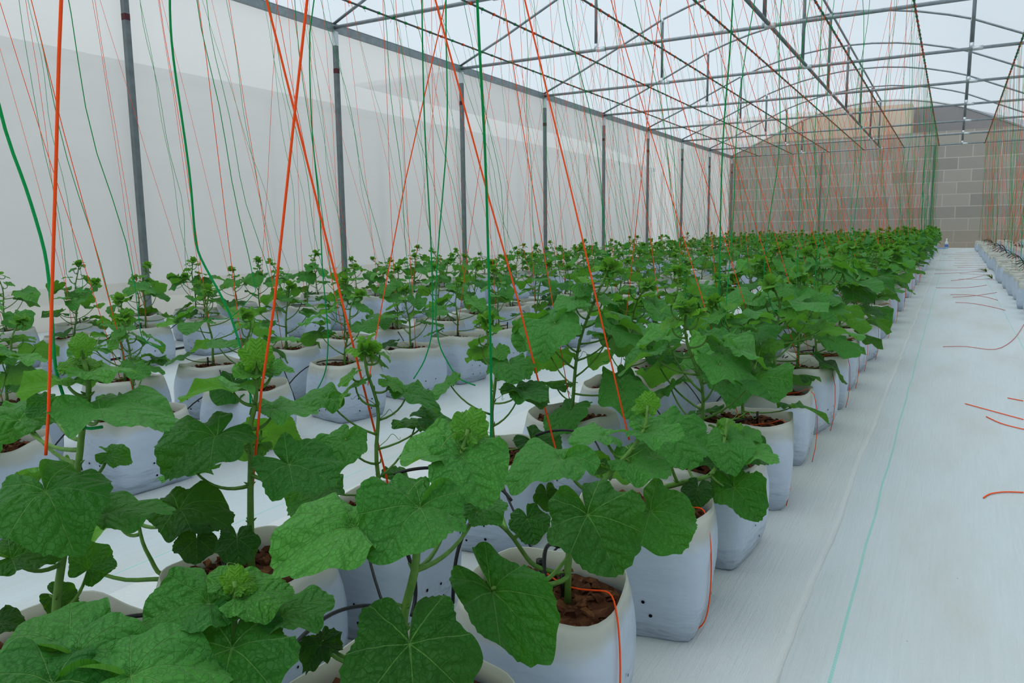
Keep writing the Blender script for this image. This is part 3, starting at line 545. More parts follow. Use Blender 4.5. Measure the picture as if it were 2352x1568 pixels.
for key, (row, lab) in HLAB.items():
    H = HERO[key]; x, y = H['bag']
    e = base_thing(x, y, row, lab, None); E = Vector(e.location)
    st = MB(); P0 = [Vector(p) - E for p in H['stem']]
    pts = []
    for i in range(len(P0) - 1):
        for k in range(3): pts.append(P0[i].lerp(P0[i + 1], k / 3))
    pts.append(P0[-1])
    for _ in range(2): pts = [pts[0]] + [(pts[i - 1] + pts[i] * 2 + pts[i + 1]) / 4 for i in range(1, len(pts) - 1)] + [pts[-1]]
    pts[0].z = min(pts[0].z, SOILZ - .004)
    n_ = len(pts); st.tube(pts, [.0078 - .0042 * i / n_ for i in range(n_)], 9)
    nodes = list(pts[:-1])
    for ex in H['extra']:
        q = [Vector(p) - E for p in ex]; near = min(pts, key=lambda a: (a - q[0]).length)
        q2 = []
        for i in range(len(q) - 1):
            for k in range(3): q2.append(q[i].lerp(q[i + 1], k / 3))
        q2.append(q[-1]); q2 = [near] + q2
        for _ in range(2): q2 = [q2[0]] + [(q2[i - 1] + q2[i] * 2 + q2[i + 1]) / 4 for i in range(1, len(q2) - 1)] + [q2[-1]]
        st.tube(q2, [.0055 - .0022 * i / len(q2) for i in range(len(q2))], 7); nodes += q2[2:]
    for i in range(3, n_ - 2, 3):       # hairy node stubs
        for k in range(3):
            a = R.uniform(0, 6.28); d = Vector((math.cos(a), math.sin(a), .7)) * .013; st.tube([pts[i], pts[i] + d * .6, pts[i] + d], [.0035, .0026, .0008], 5)
    for l in H['leaves']:
        J = Vector(l[0:3]) - E; v = Vector(l[3:6]); nn = Vector(l[6:9]); S = l[9]; tone = l[10]
        me = BUDLEAF[R.randrange(3)] if (tone >= .9 or S < .04) else LEAF[R.randrange(8)]
        o = link('leaf', me, e); o.matrix_local = frame(J, v, nn, S * .88) @ Matrix.Diagonal((l[11], 1, 1, 1)); o['tone'] = float(min(1, tone * .9))
        best = min(nodes, key=lambda a: (a - J).length + (0.6 * max(0, a.z - J.z + .03)) + .25 * max(0, .035 - (J.z - a.z)))
        if (best - J).length > .03:
            side = (J - best); side.z = 0
            cv = curve(best, J - nn * S * .05, Vector((0, 0, -.02 * min(1, side.length / .1))) + side * .06, 8)
            st.tube(cv, [.0046, .0043, .004, .0037, .0034, .0032, .003, .0028, .0025], 7)
        else: st.tube([best, J - nn * S * .05], [.003, .002], 6)
    link('stem', st.mesh('hero_stem', [M['stem']]), e)
    for k in range(2 if key != 'k0' else 3):
        tn = MB(); i = R.randrange(n_ // 2, n_ - 1); a = R.uniform(0, 6.28); tendril(tn, pts[i], Vector((math.cos(a), math.sin(a), .35)).normalized(), R, R.uniform(.08, .16))
        link('tendril', tn.mesh('hero_tendril', [M['stem']]), e)
    if key == 's0':
        fl = MB(); c = Vector((-.665, .80, .43)) - E
        for k in range(5):
            a = k * 1.257; o_ = Vector((math.cos(a), math.sin(a), 0)); b = len(fl.v)
            w = Vector((-o_.y, o_.x, 0)) * .006
            fl.v += [c, c + o_ * .008 + w + Vector((0, 0, .006)), c + o_ * .017 + Vector((0, 0, .009)), c + o_ * .008 - w + Vector((0, 0, .006))]; fl.face((b, b + 1, b + 2, b + 3))
        f_ = link('flower', fl.mesh('flower', [M['flower']]), e)
    if key == 'b0':
        dk = MB(); c = Vector((-.70, 1.33, .27)) - E
        dk.tube([c + Vector((0, 0, -.02)), c + Vector((0, 0, .06))], [.005, .006], 8); dk.tube([c + Vector((0, 0, .055)), c + Vector((0, 0, .068))], .0085, 8)
        link('dripper_stake', dk.mesh('dripper_stake', [M['black']]), e)
    PLANTPOS[row].append((x, y, .45, proj((x, y, .4))[2], {'k0': 1, 'k1': 2, 'q': 0, 's0': 0, 'b0': 1, 'b1': 2}[key]))
def seq(a, b, near, far, sw=6.0):
    out = []; y = a
    while y < b: out.append(y + R.uniform(-.03, .03)); y += near if y < sw else far
    return out
YE = YB - .9
HERON = {k: len(v) for k, v in PLANTPOS.items()}
for k in PLANTPOS: HEROCOUNT[k] = 0      # hero plants already sit in PLANTPOS
row_plants('A', -.635, [2.30, 2.82, 3.40, 3.96] + seq(4.52, YE, .56, .585))
row_plants('B', -1.25, [1.49, 2.06, 2.65, 3.2, 3.76] + seq(4.3, YE, .56, .585))
row_plants('C', -2.83, [1.33, 1.88, 2.45, 3.12, 3.71, 4.22] + seq(4.79, YE, .56, .585))
row_plants('D', -3.53, [1.75, 2.3, 2.83, 3.37, 3.9] + seq(4.45, YE, .56, .585))
row_plants('E', -5.40, seq(2.62, YE, .56, .60))
row_plants('F', -6.20, seq(3.1, YE, .56, .60))

# ------------------------------------------------------------------ setting: floor, walls, roof
def quadmesh(name, pts, m, parent=None):
    mb = MB(); mb.v = [Vector(p) for p in pts]; mb.face(range(len(pts))); return link(name, mb.mesh(name, [m], False), parent)
mb = MB(); nx = 2; ys_ = [-6, -2, 0, 10, 20, YB + .2]
for y in ys_:
    for x in (WL, WR): mb.v.append(Vector((x, y, gz(y))))
for i in range(len(ys_) - 1): mb.face((2 * i, 2 * i + 1, 2 * i + 3, 2 * i + 2))
struct(link('floor', mb.mesh('floor', [M['floor']], False)))
# overlapping strip of ground cloth with a frayed wavy edge
mb = MB(); rr = random.Random(3); n_ = 520
for i in range(n_):
    y = -1.5 + (YE + 1.5) * i / (n_ - 1)
    ex = -.28 + .016 * noise.noise(Vector((y * 1.3, 0, 0))) + .007 * noise.noise(Vector((y * 6, 3, 0)))
    for x, z in ((-2.0, .0015), (-.36, .002), (ex - .02, .004), (ex, .006 + .010 * max(0, noise.noise(Vector((y * 2.2, 9, 0))))), (ex + .0005, .0)): mb.v.append(Vector((x, y, gz(y) + z)))
for i in range(n_ - 1):
    for k in range(4): a = i * 5 + k; mb.face((a, a + 1, a + 6, a + 5))
o = link('ground_cloth', mb.mesh('ground_cloth', [M['sheet']])); tag(o, 'white woven ground cloth strip overlapping the floor, frayed edge along the aisle', 'ground cloth')

def arch_z(x):
    u = abs(x + 2.665)
    if u >= 2.75: return TIE + (5.31 - TIE) * (5.515 - u) / (5.515 - 2.75)
    return 5.80 - (5.80 - 5.31) * (u / 2.75) ** 2
AX = [WL, -7.2, -6.2, -5.415, -4.9, -4.4, -3.8, -3.2, -2.665, -2.1, -1.5, -.9, -.35, .085, .9, 1.9, WR]
mb = MB()
YR = [-6, 0, 6, 12, 18, 24, 30, YB]
for y in YR:
    for x in AX: mb.v.append(Vector((x, y, arch_z(x) + .05)))
for i in range(len(YR) - 1):
    for k in range(len(AX) - 1): a = i * len(AX) + k; mb.face((a, a + 1, a + 1 + len(AX), a + len(AX)))
struct(link('ceiling', mb.mesh('roof_film', [M['film']])))
def wall(name, x, m1, m2):
    mb = MB(); ys = [-6 + (YB + 6) * i / 24 for i in range(25)]
    for y in ys:
        for z in (gz(y), gz(y) + .45, TIE): mb.v.append(Vector((x, y, z)))
    for i in range(24):
        a = i * 3; mb.face((a, a + 3, a + 4, a + 1), 1); mb.face((a + 1, a + 4, a + 5, a + 2), 0)
    return struct(link(name, mb.mesh(name, [m1, m2], False)))
wall('wall_left', WL - .04, M['net'], M['skirt']); wall('wall_right', WR + .04, M['net'], M['skirt'])
mb = MB()
b = [Vector((x, YB + .03, gz(YB) - .02)) for x in AX]; t = [Vector((x, YB + .03, arch_z(x) + .05)) for x in AX]
mb.v = b + t
for k in range(len(AX) - 1): mb.face((k, k + 1, len(AX) + k + 1, len(AX) + k))
struct(link('wall_back', mb.mesh('end_net', [M['endnet']], False)))

# ------------------------------------------------------------------ greenhouse frame
def ord_tr(i): return ['', 'second', 'third', 'fourth', 'fifth', 'sixth', 'seventh'][i] if i < 7 else ''
mb = MB()
mb.box((WL + .03, (YB - 5) / 2, TIE - .01), (.06, YB + 5, .10))
mb.tube([(WL + .03, -5, TIE + .055), (WL + .03, YB, TIE + .055)], .012, 6)
o = link('eave_beam', mb.mesh('eave_beam', [M['steel']], False)); tag(o, 'long galvanised steel eave beam along the top of the net wall', 'beam')
mb = MB(); mb.box((WR - .03, (YB - 5) / 2, TIE - .01), (.06, YB + 5, .10))
for i in range(-1, 8):
    y = Y0 + i * PITCH
    mb = MB(); z0 = gz(y)
    mb.box((WL + .05, y, (z0 + TIE - .06) / 2), (.062, .062, TIE - .06 - z0))
    mb.box((WL + .05, y, TIE - .16), (.066, .066, .20), 1)
    mb.box((WL + .05, y, TIE - .62), (.064, .064, .07), 2)
    me = mb.mesh('steel_post', [M['steel_dark'], M['weld'], M['paintmark']], False)
    o = link('steel_post', me)
    if i == -1: lab = 'square steel post standing closest to the camera against the net wall'
    elif i == 7: lab = 'square steel corner post where the net wall meets the end wall'
    else: lab = 'square steel post against the net wall, %s along from the camera end' % ORD[i + 1]
    tag(o, lab, 'post', 'steel posts along the net wall')
    if i < 0: continue
    # truss: tie beam, arched rafter, struts
    e = empty('roof_truss', (0, y, TIE))
    tag(e, ('galvanised arched roof truss spanning the greenhouse, %s truss from the camera' % ORD[i]) if i < 7 else 'galvanised arched roof truss fixed to the end wall', 'roof truss', 'arched roof trusses')
    t = MB(); t.tube([(WL, 0, 0), (WR, 0, 0)], .028, 8); link('tie_beam', t.mesh('tie_beam', [M['steel']]), e)
    t = MB(); pts = [Vector((WL + .02, 0, .05))] + [Vector((x, 0, arch_z(x) - TIE)) for x in AX[1:-1]] + [Vector((WR - .02, 0, .05))]
    t.tube(pts, .022, 8); link('arched_rafter', t.mesh('arched_rafter', [M['steel']]), e)
    for sx, r_ in ((-5.415, .026), (-2.665, .030), (.085, .030)):
        t = MB(); zt = arch_z(sx) - TIE
        t.tube([(sx, 0, .02), (sx, 0, zt)], r_, 8); t.tube([(sx, 0, .0), (sx, 0, .10)], r_ + .004, 8, 1); t.tube([(sx, 0, zt - .07), (sx, 0, zt + .01)], r_ + .004, 8, 1)
        t.box((sx + .09, 0, 0), (.16, .064, .064), 1)
        link('strut', t.mesh('strut', [M['steel_dark'], M['weld']]), e)
for X, zz, lab in ((-5.415, 5.31, 'thin steel purlin over the side struts near the net wall'), (-2.665, 5.80, 'steel ridge purlin running along the top of the roof arches'), (.085, 5.31, 'thin steel purlin over the struts above the white aisle')):
    mb = MB(); mb.tube([(X, 3, zz + .03), (X, YB, zz + .03)], .016 if X < -3 or X > 0 else .026, 6)
    if X == -2.665: o = link('roof_purlin', mb.mesh('roof_purlin', [M['steel']])); tag(o, lab, 'purlin')
mb = MB(); mb.tube([(-2.60, 2, TIE + .03), (-2.60, YB, TIE + .03)], .030, 8)
o = link('tie_purlin', mb.mesh('tie_purlin', [M['steel_dark']])); tag(o, 'thick steel pipe running lengthwise on top of the tie beams', 'purlin')
WIRES = [(-.64, 'directly above the aisle-side row'), (-1.78, 'above the gap behind the second row'), (-3.15, 'above the third row in'), (-4.39, 'above the fourth row in'), (-5.73, 'above the fifth row in'), (-7.03, 'above the last row by the net wall'), (.78, 'above the edge of the bare dry bags'), (2.0, 'above the middle of the bare dry bags')]
for X, where in WIRES:
    mb = MB(); mb.tube([(X, -3, TIE - .03), (X, YB, TIE - .03)], .014, 6)
    rr = random.Random(int(X * 100))                       # twine knots along it
    y = 3.0
    while y < YB - .5:
        mb.tube([(X, y, TIE - .03), (X, y + .035, TIE - .03)], .020, 6, 1 if rr.random() < .5 else 2)
        if rr.random() < .7: mb.tube([(X, y, TIE - .04), (X + rr.uniform(-.04, .04), y + .01, TIE - .09)], .003, 3, 1 if rr.random() < .5 else 2)
        y += .30
    o = link('trellis_wire', mb.mesh('trellis_wire', [M['wire'], M['orange'], M['green']])); tag(o, 'knotted trellis cable running lengthwise ' + where, 'trellis cable', 'trellis cables')
for X, lab in ((-4.66, 'thin steel post in the end wall behind the fourth row'), (-.78, 'steel door post in the end wall beside the end of the white aisle')):
    mb = MB(); mb.box((X, YB, (gz(YB) + TIE) / 2), (.06, .05, TIE - gz(YB))); o = link('end_wall_post', mb.mesh('end_wall_post', [M['steel_dark']], False)); tag(o, lab, 'post')

# ------------------------------------------------------------------ twine
TW = {'orange': 0, 'green': 0}; STUFF = {'orange': MB(), 'green': MB()}
def twine_pts(base, top, wig, n, tail, seed, tight):
    rr = random.Random(seed); b, t = Vector(base), Vector(top); pts = []
    p1, p2, p3, p4 = [rr.uniform(0, 6.28) for _ in range(4)]; L = (t - b).length
    for i in range(n + 1):
        k = i / n; env = math.sin(math.pi * k) if tight else (1 - k) ** .6 * min(1, k * 4 + .25)
        q = b.lerp(t, k)
        q.x += wig * env * (math.sin(k * 9 + p1) + .5 * math.sin(k * 21 + p2)); q.y += wig * env * (math.sin(k * 8 + p3) + .5 * math.sin(k * 19 + p4))
        pts.append(q)
    if tail:
        a = rr.uniform(0, 6.28); d = Vector((math.cos(a), math.sin(a), 0)); tl = []
        for i in range(6, 0, -1): tl.append(b + d * tail * (i / 6) + Vector((0, 0, -tail * .9 * math.sin(i / 6 * 1.7) * (1 - .35 * i / 6))))
        pts = tl + pts
    return pts
def put_twine(color, pts, r, label, group, idx=0, stuff=False):
    if stuff: STUFF[color].tube(pts, r, 3); return
    mb = MB(); mb.tube(pts, r, 6); TW[color] += 1
    o = link(color + '_twine', mb.mesh(color + '_twine', [M[color]])); tag(o, label, 'twine', group); return o
HTL = ['thick orange twine slanting down to the white bag just behind the giant centre leaves', 'orange twine rising from the tall plant with the trailing side shoot', 'orange twine slanting into the soil of the bag behind the long pale leaf',
 'orange twine slanting across the middle into the leafy mass', 'orange twine leaning over the open path to the third row', 'thick orange twine hanging almost straight near the picture edge',
 'thick bright green twine hanging straight, its loose end trailing over the centre plant', 'green twine with curled end over the aisle-side leaves', 'pair-like green twine with its end looping beside the third-row bag',
 'thick green twine entering from the picture edge and bending to the big dark leaf', 'green twine bent like a knee, ending in the tall plant with trailing shoot', 'green twine with loose end touching the white bag of the third row', 'thin green twine dangling in front of the second bag of the third row']
for i, (cl, pts) in enumerate(HERO_TWINE):
    p = [Vector(q) for q in pts]
    sm = []
    for a in range(len(p) - 1):
        kk = 12 if a == len(p) - 2 else 4
        for k in range(kk): sm.append(p[a].lerp(p[a + 1], k / kk))
    sm.append(p[-1])
    for _ in range(2 if cl == 'green' else 0): sm = [sm[0]] + [(sm[j - 1] + 2 * sm[j] + sm[j + 1]) / 4 for j in range(1, len(sm) - 1)] + [sm[-1]]
    put_twine(cl, sm, .0027 if cl == 'orange' else .0030, HTL[i], None)
COLW = {'A': (-.64, -1.78), 'B': (-1.78, -.64), 'C': (-3.15, -1.78), 'D': (-4.39, -3.15), 'E': (-5.73, -4.39), 'F': (-7.03, -5.73)}
alln = []
for row, lst in PLANTPOS.items():
    for j, (x, y, h, d, idx) in enumerate(lst): alln.append((d, row, j, x, y, h))
alln.sort(); cnt = 0
def idx_label(row, j): return ORD[j] if j < len(ORD) else None
for d, row, j, x, y, h in alln:
    cnt += 1; rr = random.Random(cnt * 13 + 5); hero = (j < 5 and row == 'B') or (j < 4 and row == 'A')
    stuff = cnt > 142; w1, w2 = COLW[row]; rn = ROWNAME[row]
    o_ = idx_label(row, j)
    zb = gz(y) + SOILZ
    jx = x + rr.uniform(-.04, .04)
    if not hero:
        slant = rr.random() < (.40 if row != 'A' else .65)
        top = (w2 if slant else w1, y + (rr.uniform(-.62, -.35) if slant else rr.uniform(-.50, .35)), TIE - .03)
        pts = twine_pts((jx, y, zb + .01), top, .006, 10, 0, cnt, True)
        if row == 'A' and d < 14:                       # the loose tail lies over the rim and down the aisle side of the bag
            tl = [Vector((x + .30 * 0 + dx, y + dy, gz(y) + dz)) for dx, dy, dz in ((.172, -.05, .0), (.182, -.045, .06), (.186, -.04, .14), (.182, -.035, .22), (.165, -.02, .285), (.14, -.01, .305), (.10, 0, .285), (.04, 0, .272))]
            pts = tl + pts
        lab = ('orange twine tied at the %s plant of the %s' % (o_, rn)) if o_ else 'orange twine above the far stretch of the ' + rn
        put_twine('orange', pts, (.0013 if row == 'A' else .0019) if stuff else .0015, lab, ('orange twines of the ' if o_ else 'far orange twines of the ') + rn, stuff=stuff)
    if not hero and rr.random() < (.95 if stuff else .8):
        top = (w1 + rr.uniform(-.02, .02), y + rr.uniform(-.30, .30), TIE - .03)
        end = (x + rr.uniform(-.12, .12), y + rr.uniform(-.1, .1), gz(y) + rr.uniform(.40, .75))
        pts = twine_pts(end, top, .030, 20, rr.uniform(.06, .22), cnt + 999, False)
        lab = ('green twine dangling at the %s plant of the %s' % (o_, rn)) if o_ else 'green twine above the far stretch of the ' + rn
        put_twine('green', pts, (.0036 if row == 'A' else .0024) if stuff else .0017, lab, ('green twines of the ' if o_ else 'far green twines of the ') + rn, stuff=stuff)
# tails on the two nearest aisle-side bags
for (x, y), lab in (((-.68, 1.31), 'loose orange twine end hanging down the closest aisle-side bag'), ((-.65, 1.83), 'loose orange twine end over the rim of the second aisle-side bag')):
    pts = [Vector((x + dx, y + dy, gz(y) + dz)) for dx, dy, dz in ((.150, -.06, .004), (.176, -.055, .03), (.184, -.05, .10), (.184, -.045, .18), (.176, -.035, .25), (.160, -.02, .30), (.14, -.005, .305), (.09, .01, .287), (.03, .02, .278), (-.05, .05, .30))]
    p2 = []
    for a in range(len(pts) - 1):
        for k in range(3): p2.append(pts[a].lerp(pts[a + 1], k / 3))
    for _ in range(2): p2 = [p2[0]] + [(p2[j - 1] + 2 * p2[j] + p2[j + 1]) / 4 for j in range(1, len(p2) - 1)] + [p2[-1]]
    put_twine('orange', p2, .0018, lab, None)

# ------------------------------------------------------------------ dry bags on the far side of the aisle
DRY = []
def drip(base, end, label, group, seed, r=.0032):
    rr = random.Random(seed); a, b = Vector(base), Vector(end); pts = []; side = (b - a).cross(Vector((0, 0, 1))).normalized() * rr.uniform(-.06, .06)
    H_ = rr.uniform(.06, .12) * (2.0 if r > .005 else 1)
    for i in range(15):
        k = i / 14; q = a.lerp(b, k) + side * math.sin(math.pi * k); q.z += H_ * math.sin(math.pi * min(1, k ** .8)) ; pts.append(q)
    e = empty('drip_tube', a); tag(e, label, 'drip tube', group)
    mb = MB(); mb.tube([p - a for p in pts], r, 6); link('tube', mb.mesh('tube', [M['black']]), e)
    mb = MB(); q = b - a; mb.tube([q + Vector((0, 0, -.03)), q + Vector((0, 0, .02))], [.003, .005], 6); link('stake', mb.mesh('stake', [M['black']]), e)
rx = (0.86, 1.52, 2.2)
kk = 0
for ci, X in enumerate(rx):
    y = 9.3 if ci == 0 else (11.5 if ci == 1 else 15.5); j = 0
    while y < YB - .6:
        x = X + R.uniform(-.03, .03)
        if inframe((x - .1, y, .25), 60):
            e = empty('grow_bag', (x, y, gz(y))); cn = ('row edging the aisle', 'second bare row', 'third bare row')[ci]
            if j < 10: tag(e, 'plantless white grow bag with dry soil, %s bag of the %s' % (ORD[j], cn), 'grow bag', 'bare grow bags, ' + cn)
            else: tag(e, 'distant white grow bag with dry soil, far end of the ' + cn, 'grow bag', 'distant bare grow bags, ' + cn)
            b = link('bag_skin', R.choice(BAGS), e); b.rotation_euler[2] = R.uniform(-.3, .3); b.scale = (R.uniform(1, 1.1), R.uniform(1, 1.1), R.uniform(.9, 1.05))
            s = link('growing_medium', R.choice(SOIL), e); s.scale = b.scale; s.rotation_euler[2] = b.rotation_euler[2]
            if R.random() < .45:
                mb = MB()
                for _ in range(3): a = R.uniform(0, 6.28); mb.tube([(0, 0, .26), (.05 * math.cos(a), .05 * math.sin(a), .32), (.13 * math.cos(a), .13 * math.sin(a), .30)], [.003, .002, .001], 4)
                link('dry_stalk', mb.mesh('dry_stalk', [M['fibre']]), e)
            if ci < 2 and R.random() < .6: drip((X + .33 - ci * .33 + R.uniform(-.05, .05), y + R.uniform(-.2, .2), gz(y) + .05), (x, y, gz(y) + .27), 'black drip tube curling over the bare grow bags', 'drip tubes over the bare bags', kk, .006)
            DRY.append((x, y)); kk += 1
            if kk % 2 == 0 or True:
                for _t in range(1):
                    w = .78 if ci == 0 else 2.0
                    pts = twine_pts((x + R.uniform(-.1, .1), y, gz(y) + .27), (w, y + R.uniform(-.3, .3), TIE - .03), .01, 8, 0, kk + 7000, True); STUFF['orange'].tube(pts, .0017, 3)
                    if R.random() < .95:
                        pts = twine_pts((x + R.uniform(-.1, .1), y + .1, gz(y) + .45), (w, y + R.uniform(-.2, .3), TIE - .03), .02, 14, .1, kk + 8000, False); STUFF['green'].tube(pts, .0026, 3)
        y += .57 + R.uniform(-.02, .02); j += 1
for cl in ('orange', 'green'):
    o = link(cl + '_twine_curtain', STUFF[cl].mesh(cl + '_twine_curtain', [M[cl]])); tag(o, 'dense curtain of thin %s twines hanging over the distant rows' % cl, 'twine'); o['kind'] = 'stuff'
# faded twines lying on the aisle
FL = ['faded orange twine lying in an S-curve on the white aisle', 'straight orange twine lying on the aisle, upper of two parallel strands', 'straight orange twine lying on the aisle, lower of two parallel strands', 'short orange twine end at the picture edge above two parallel strands', 'bright orange twine with hooked end lying alone on the closest stretch of aisle']
for i, pts in enumerate(FLOOR_TWINE):
    p = [Vector(q + [gz(q[1]) + .004]) if len(q) == 2 else Vector((q[0], q[1], gz(q[1]) + .004)) for q in pts]
    q2 = []
    for a in range(len(p) - 1):
        for k in range(4): q2.append(p[a].lerp(p[a + 1], k / 4))
    q2.append(p[-1])
    for _ in range(3): q2 = [q2[0]] + [(q2[j - 1] + 2 * q2[j] + q2[j + 1]) / 4 for j in range(1, len(q2) - 1)] + [q2[-1]]
    mb = MB(); mb.tube(q2, .0024 if i < 5 else .003, 5)
    o = link('loose_twine', mb.mesh('loose_twine', [M['orange'] if i in (1, 2, 3, 4) else M['faded']])); tag(o, FL[i] if i < 5 else 'thin faded twine end stretched from the bare bags across the aisle', 'twine', None if i < 5 else 'faded twine ends across the aisle')
for i in range(12):
    y = 15.5 + i * 1.15 + R.uniform(-.3, .3); x0 = .66; L = R.uniform(.5, 1.1); w = R.uniform(-.15, .15)
    mb = MB(); mb.tube([(x0 - L * k / 8, y + w * math.sin(k * .7), gz(y) + .004) for k in range(9)] , .003, 4)
    o = link('loose_twine', mb.mesh('loose_twine', [M['faded']])); tag(o, 'thin faded twine end stretched from the bare bags across the aisle', 'twine', 'faded twine ends across the aisle')

# ------------------------------------------------------------------ irrigation in the green rows
for X, lab in ((-.93, 'black irrigation pipe on the floor between the two rows beside the aisle'), (-3.19, 'black irrigation pipe on the floor between third and fourth row'), (-5.81, 'black irrigation pipe on the floor between the last two rows')):
    mb = MB(); ys = [0.2 + (YE - .2) * i / 80 for i in range(81)]
    mb.tube([(X + .012 * math.sin(y * 2.1), y, gz(y) + .011) for y in ys], .009, 8); o = link('irrigation_pipe', mb.mesh('irrigation_pipe', [M['black']])); tag(o, lab, 'irrigation pipe')
PX = dict(A=-.93, B=-.93, C=-3.19, D=-3.19, E=-5.81, F=-5.81)
for row in 'ABCDEF':
    for j, (x, y, h, d, idx) in enumerate(PLANTPOS[row][:16]):
        if row == 'A' and j == 1: s_ = 12
        drip((PX[row] + R.uniform(-.02, .02), y - R.uniform(.15, .3), gz(y) + .02), (x + R.uniform(-.05, .05), y + R.uniform(-.05, .05), gz(y) + .30), 'black drip tube arching to the %s plant of the %s' % (ORD[j], ROWNAME[row]), 'drip tubes of the ' + ROWNAME[row], 50 * ord(row) + j)
for pts, lab in HERO_TUBE:
    p = [Vector(q) for q in pts]; q2 = []
    for a in range(len(p) - 1):
        for k in range(5): q2.append(p[a].lerp(p[a + 1], k / 5))
    q2.append(p[-1])
    for _ in range(8): q2 = [q2[0]] + [(q2[j - 1] + 2 * q2[j] + q2[j + 1]) / 4 for j in range(1, len(q2) - 1)] + [q2[-1]]
    mb = MB(); mb.tube(q2, .0042, 8); o = link('drip_tube', mb.mesh('drip_tube', [M['black']])); tag(o, lab, 'drip tube')

# ------------------------------------------------------------------ small things at the far end
mb = MB(); prof = [(0, .0), (.052, .0), (.056, .02), (.056, .13), (.05, .15), (.056, .17), (.056, .20), (.03, .27), (.018, .30), (.018, .33)]
def lathe(prof, n=16, mi=0):
    m_ = MB()
    for r, z in prof:
        for k in range(n): a = 2 * math.pi * k / n; m_.v.append(Vector((r * math.cos(a), r * math.sin(a), z)))
    for i in range(len(prof) - 1):
        for k in range(n): a, b = i * n + k, i * n + (k + 1) % n; m_.face((a, b, b + n, a + n), mi)
    return m_
yb_ = YB - .6
e = empty('water_bottle', (-.20, yb_, gz(yb_))); tag(e, 'small plastic water bottle with blue label standing at the far end of the aisle', 'bottle')
link('bottle_body', lathe(prof).mesh('bottle_body', [M['bottle']]), e); link('bottle_label', lathe([(.0575, .05), (.0575, .15)]).mesh('bottle_label', [M['bottlelabel']]), e); link('bottle_cap', lathe([(.021, .325), (.021, .36), (0, .361)]).mesh('bottle_cap', [M['white']]), e)
mb = MB(); mb.tube([(-.75 + .6 * k / 12, YB - 1.0 + .25 * math.sin(k * .5) + .05 * k, gz(YB - .8) + .014) for k in range(13)], .013, 6)
o = link('blue_hose', mb.mesh('blue_hose', [M['blue']])); tag(o, 'blue hose lying across the far end of the white aisle', 'hose')
for (wx, wy, s_, lab) in ((.60, 17.6, .24, 'dry green weed lying beside the bare bags, farther of two'), (.62, 15.6, .17, 'dry green weed lying beside the bare bags, closer of two')):
    mb = MB()
    for k in range(11):
        a = math.radians(95 + k * 17); L = s_ * R.uniform(.6, 1.2); d = Vector((math.cos(a), math.sin(a), 0)); w = Vector((-d.y, d.x, 0)) * .008; b = len(mb.v)
        mb.v += [w + Vector((0, 0, .004)), -w + Vector((0, 0, .004)), d * L * .6 - w + Vector((0, 0, .06)), d * L * .6 + w + Vector((0, 0, .06)), d * L + Vector((0, 0, .03))]
        mb.face((b, b + 1, b + 2, b + 3)); mb.face((b + 3, b + 2, b + 4))
    o = link('dry_weed', mb.mesh('dry_weed', [M['grass']], False)); o.location = (wx, wy, gz(wy)); tag(o, lab, 'weed')

# ------------------------------------------------------------------ what stands outside
quadmesh('ground', [(-60, -40, -.6), (60, -40, -.6), (60, 90, -.2), (-60, 90, -.2)], M['soilground'])['kind'] = 'structure'
yw = YB + 3.2
e = empty('block_wall', (0, yw, 0)); tag(e, 'grey concrete block wall standing behind the end net', 'wall'); e['kind'] = 'thing'
mb = MB(); mb.box((4, .1, 2.35), (31, .2, 5.1)); link('masonry', mb.mesh('masonry', [M['block']], False), e)
e = empty('beige_building', (0, yw + 1.2, 0)); tag(e, 'beige rendered building showing above the block wall', 'building')
mb = MB(); mb.box((-6.4, .9, 3.1), (9.2, 1.6, 6.3)); link('facade', mb.mesh('facade', [M['beige']], False), e)
e = empty('grey_roofed_shed', (0, yw + 3, 0)); tag(e, 'shed with dark grey sloping roof beyond the block wall above the aisle', 'building')
mb = MB(); mb.v = [Vector(p) for p in ((-1.9, 0, 3), (3.2, 0, 3), (3.2, 0, 5.15), (-.4, 0, 6.3), (-1.9, 0, 6.3), (-1.9, 4, 3), (3.2, 4, 3), (3.2, 4, 5.15), (-.4, 4, 6.3), (-1.9, 4, 6.3))]
for f_ in ((0, 1, 2, 3, 4), (9, 8, 7, 6, 5), (2, 7, 8, 3), (3, 8, 9, 4), (1, 6, 7, 2), (0, 4, 9, 5)): mb.face(f_)
link('gable', mb.mesh('gable', [M['roofgrey']], False), e)
# neighbouring greenhouse seen through the net
e = empty('neighbouring_greenhouse', (-12.0, 0, 0)); tag(e, 'neighbouring net-covered greenhouse seen faintly through the white net wall', 'greenhouse')
mb = MB(); mb.v = [Vector((0, -8, 0)), Vector((0, 34, 0)), Vector((0, 34, 3.8)), Vector((0, -8, 3.8))]; mb.face((0, 1, 2, 3)); link('net_cladding', mb.mesh('net_cladding', [M['palegrey']], False), e)
mb = MB(); mb.box((.08, 13, 3.80), (.12, 42, .13)); link('gutter', mb.mesh('gutter', [M['steel_dark']], False), e)
for k in range(12): mb = MB(); mb.box((.07, -5 + k * 3.39 + 2.8, 1.9), (.10, .10, 3.8)); link('post', mb.mesh('neighbour_post', [M['steel_dark']], False), e)
for z, th in ((3.35, .05), (3.05, .05), (2.75, .05), (2.3, .06), (2.0, .05)): mb = MB(); mb.box((.05, 4, z), (.05, 22, th)); link('rail', mb.mesh('neighbour_rail', [M['steel']], False), e)
mb = MB(); AP = [(0, 3.86), (-.9, 4.35), (-1.9, 4.8), (-2.75, 5.12), (-4, 5.5), (-5.5, 5.65)]
for y in (-8, 34):
    for x, z in AP: mb.v.append(Vector((x, y, z)))
for k in range(5): mb.face((k, k + 1, k + 7, k + 6))
link('roof_sheet', mb.mesh('roof_sheet', [M['whitesheet']], False), e)
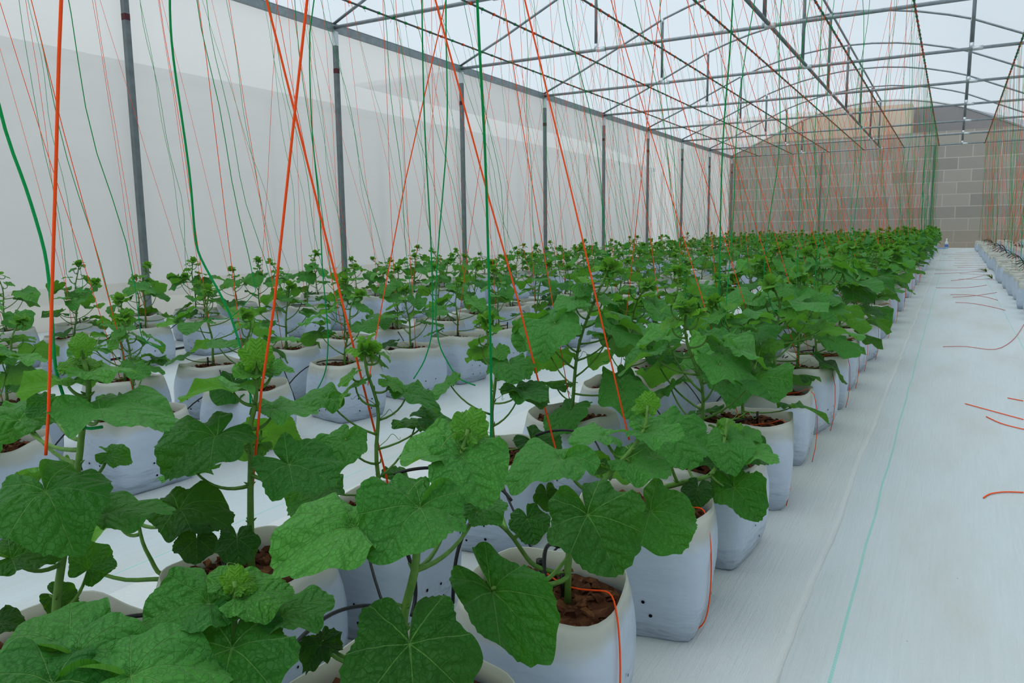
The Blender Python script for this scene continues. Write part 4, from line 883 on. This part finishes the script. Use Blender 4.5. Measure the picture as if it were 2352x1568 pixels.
e = empty('distant_shed', (-19, 24, 0)); tag(e, 'pale grey shed with long sloping roof beyond the neighbouring greenhouse', 'building')
mb = MB(); mb.v = [Vector((x, y, z)) for x in (0, -5) for y, z in ((-2, 0), (26, 0), (26, 8.3), (4.7, 8.06), (-2, 6.2))]
for f_ in ((0, 1, 2, 3, 4), (9, 8, 7, 6, 5), (0, 4, 9, 5), (4, 3, 8, 9), (3, 2, 7, 8), (1, 6, 7, 2)): mb.face(f_)
link('shed_body', mb.mesh('shed_body', [M['roofgrey']], False), e)

# ------------------------------------------------------------------ light and camera
w = bpy.data.worlds.new('overcast'); bpy.context.scene.world = w; w.use_nodes = True; nt = w.node_tree; n = N(nt)
bg = nt.nodes['Background']
tc = n.new('ShaderNodeTexCoord'); sep = n.new('ShaderNodeSeparateXYZ'); nt.links.new(tc.outputs['Generated'], sep.inputs[0])
c = n.mix(n.step(sep.outputs[2], -.02, .9), rgb(.85, .915, .94), rgb(.79, .895, .97)); nt.links.new(c, bg.inputs[0]); bg.inputs[1].default_value = 0.74
sd = bpy.data.lights.new('veiled_sun', 'SUN'); sd.energy = 2.7; sd.angle = math.radians(95); sd.color = (1, .97, .92)
so = bpy.data.objects.new('veiled_sun', sd); COL.objects.link(so); so.rotation_euler = (math.radians(14), math.radians(-22), 0)
cd = bpy.data.cameras.new('camera'); co = bpy.data.objects.new('camera', cd); COL.objects.link(co)
cd.sensor_width = 36; cd.lens = F; cd.clip_start = .02; cd.clip_end = 300
co.matrix_world = Matrix.Translation(CAM) @ Matrix((MR, MU, -MF)).transposed().to_4x4()
sc = bpy.context.scene; sc.camera = co
sc.view_settings.view_transform = 'Standard'; sc.view_settings.look = 'None'; sc.view_settings.exposure = 0.05; sc.view_settings.gamma = 0.86
sc.cycles.max_bounces = 6; sc.cycles.transparent_max_bounces = 8; sc.cycles.diffuse_bounces = 3; sc.cycles.use_adaptive_sampling = True; sc.cycles.adaptive_threshold = 0.02; sc.cycles.caustics_reflective = False; sc.cycles.caustics_refractive = False; sc.cycles.use_denoising = True
print('THINGS', sum(1 for o in bpy.data.objects if o.get('category')), 'OBJ', len(bpy.data.objects), 'plants', {k: len(v) for k, v in PLANTPOS.items()}, TW)
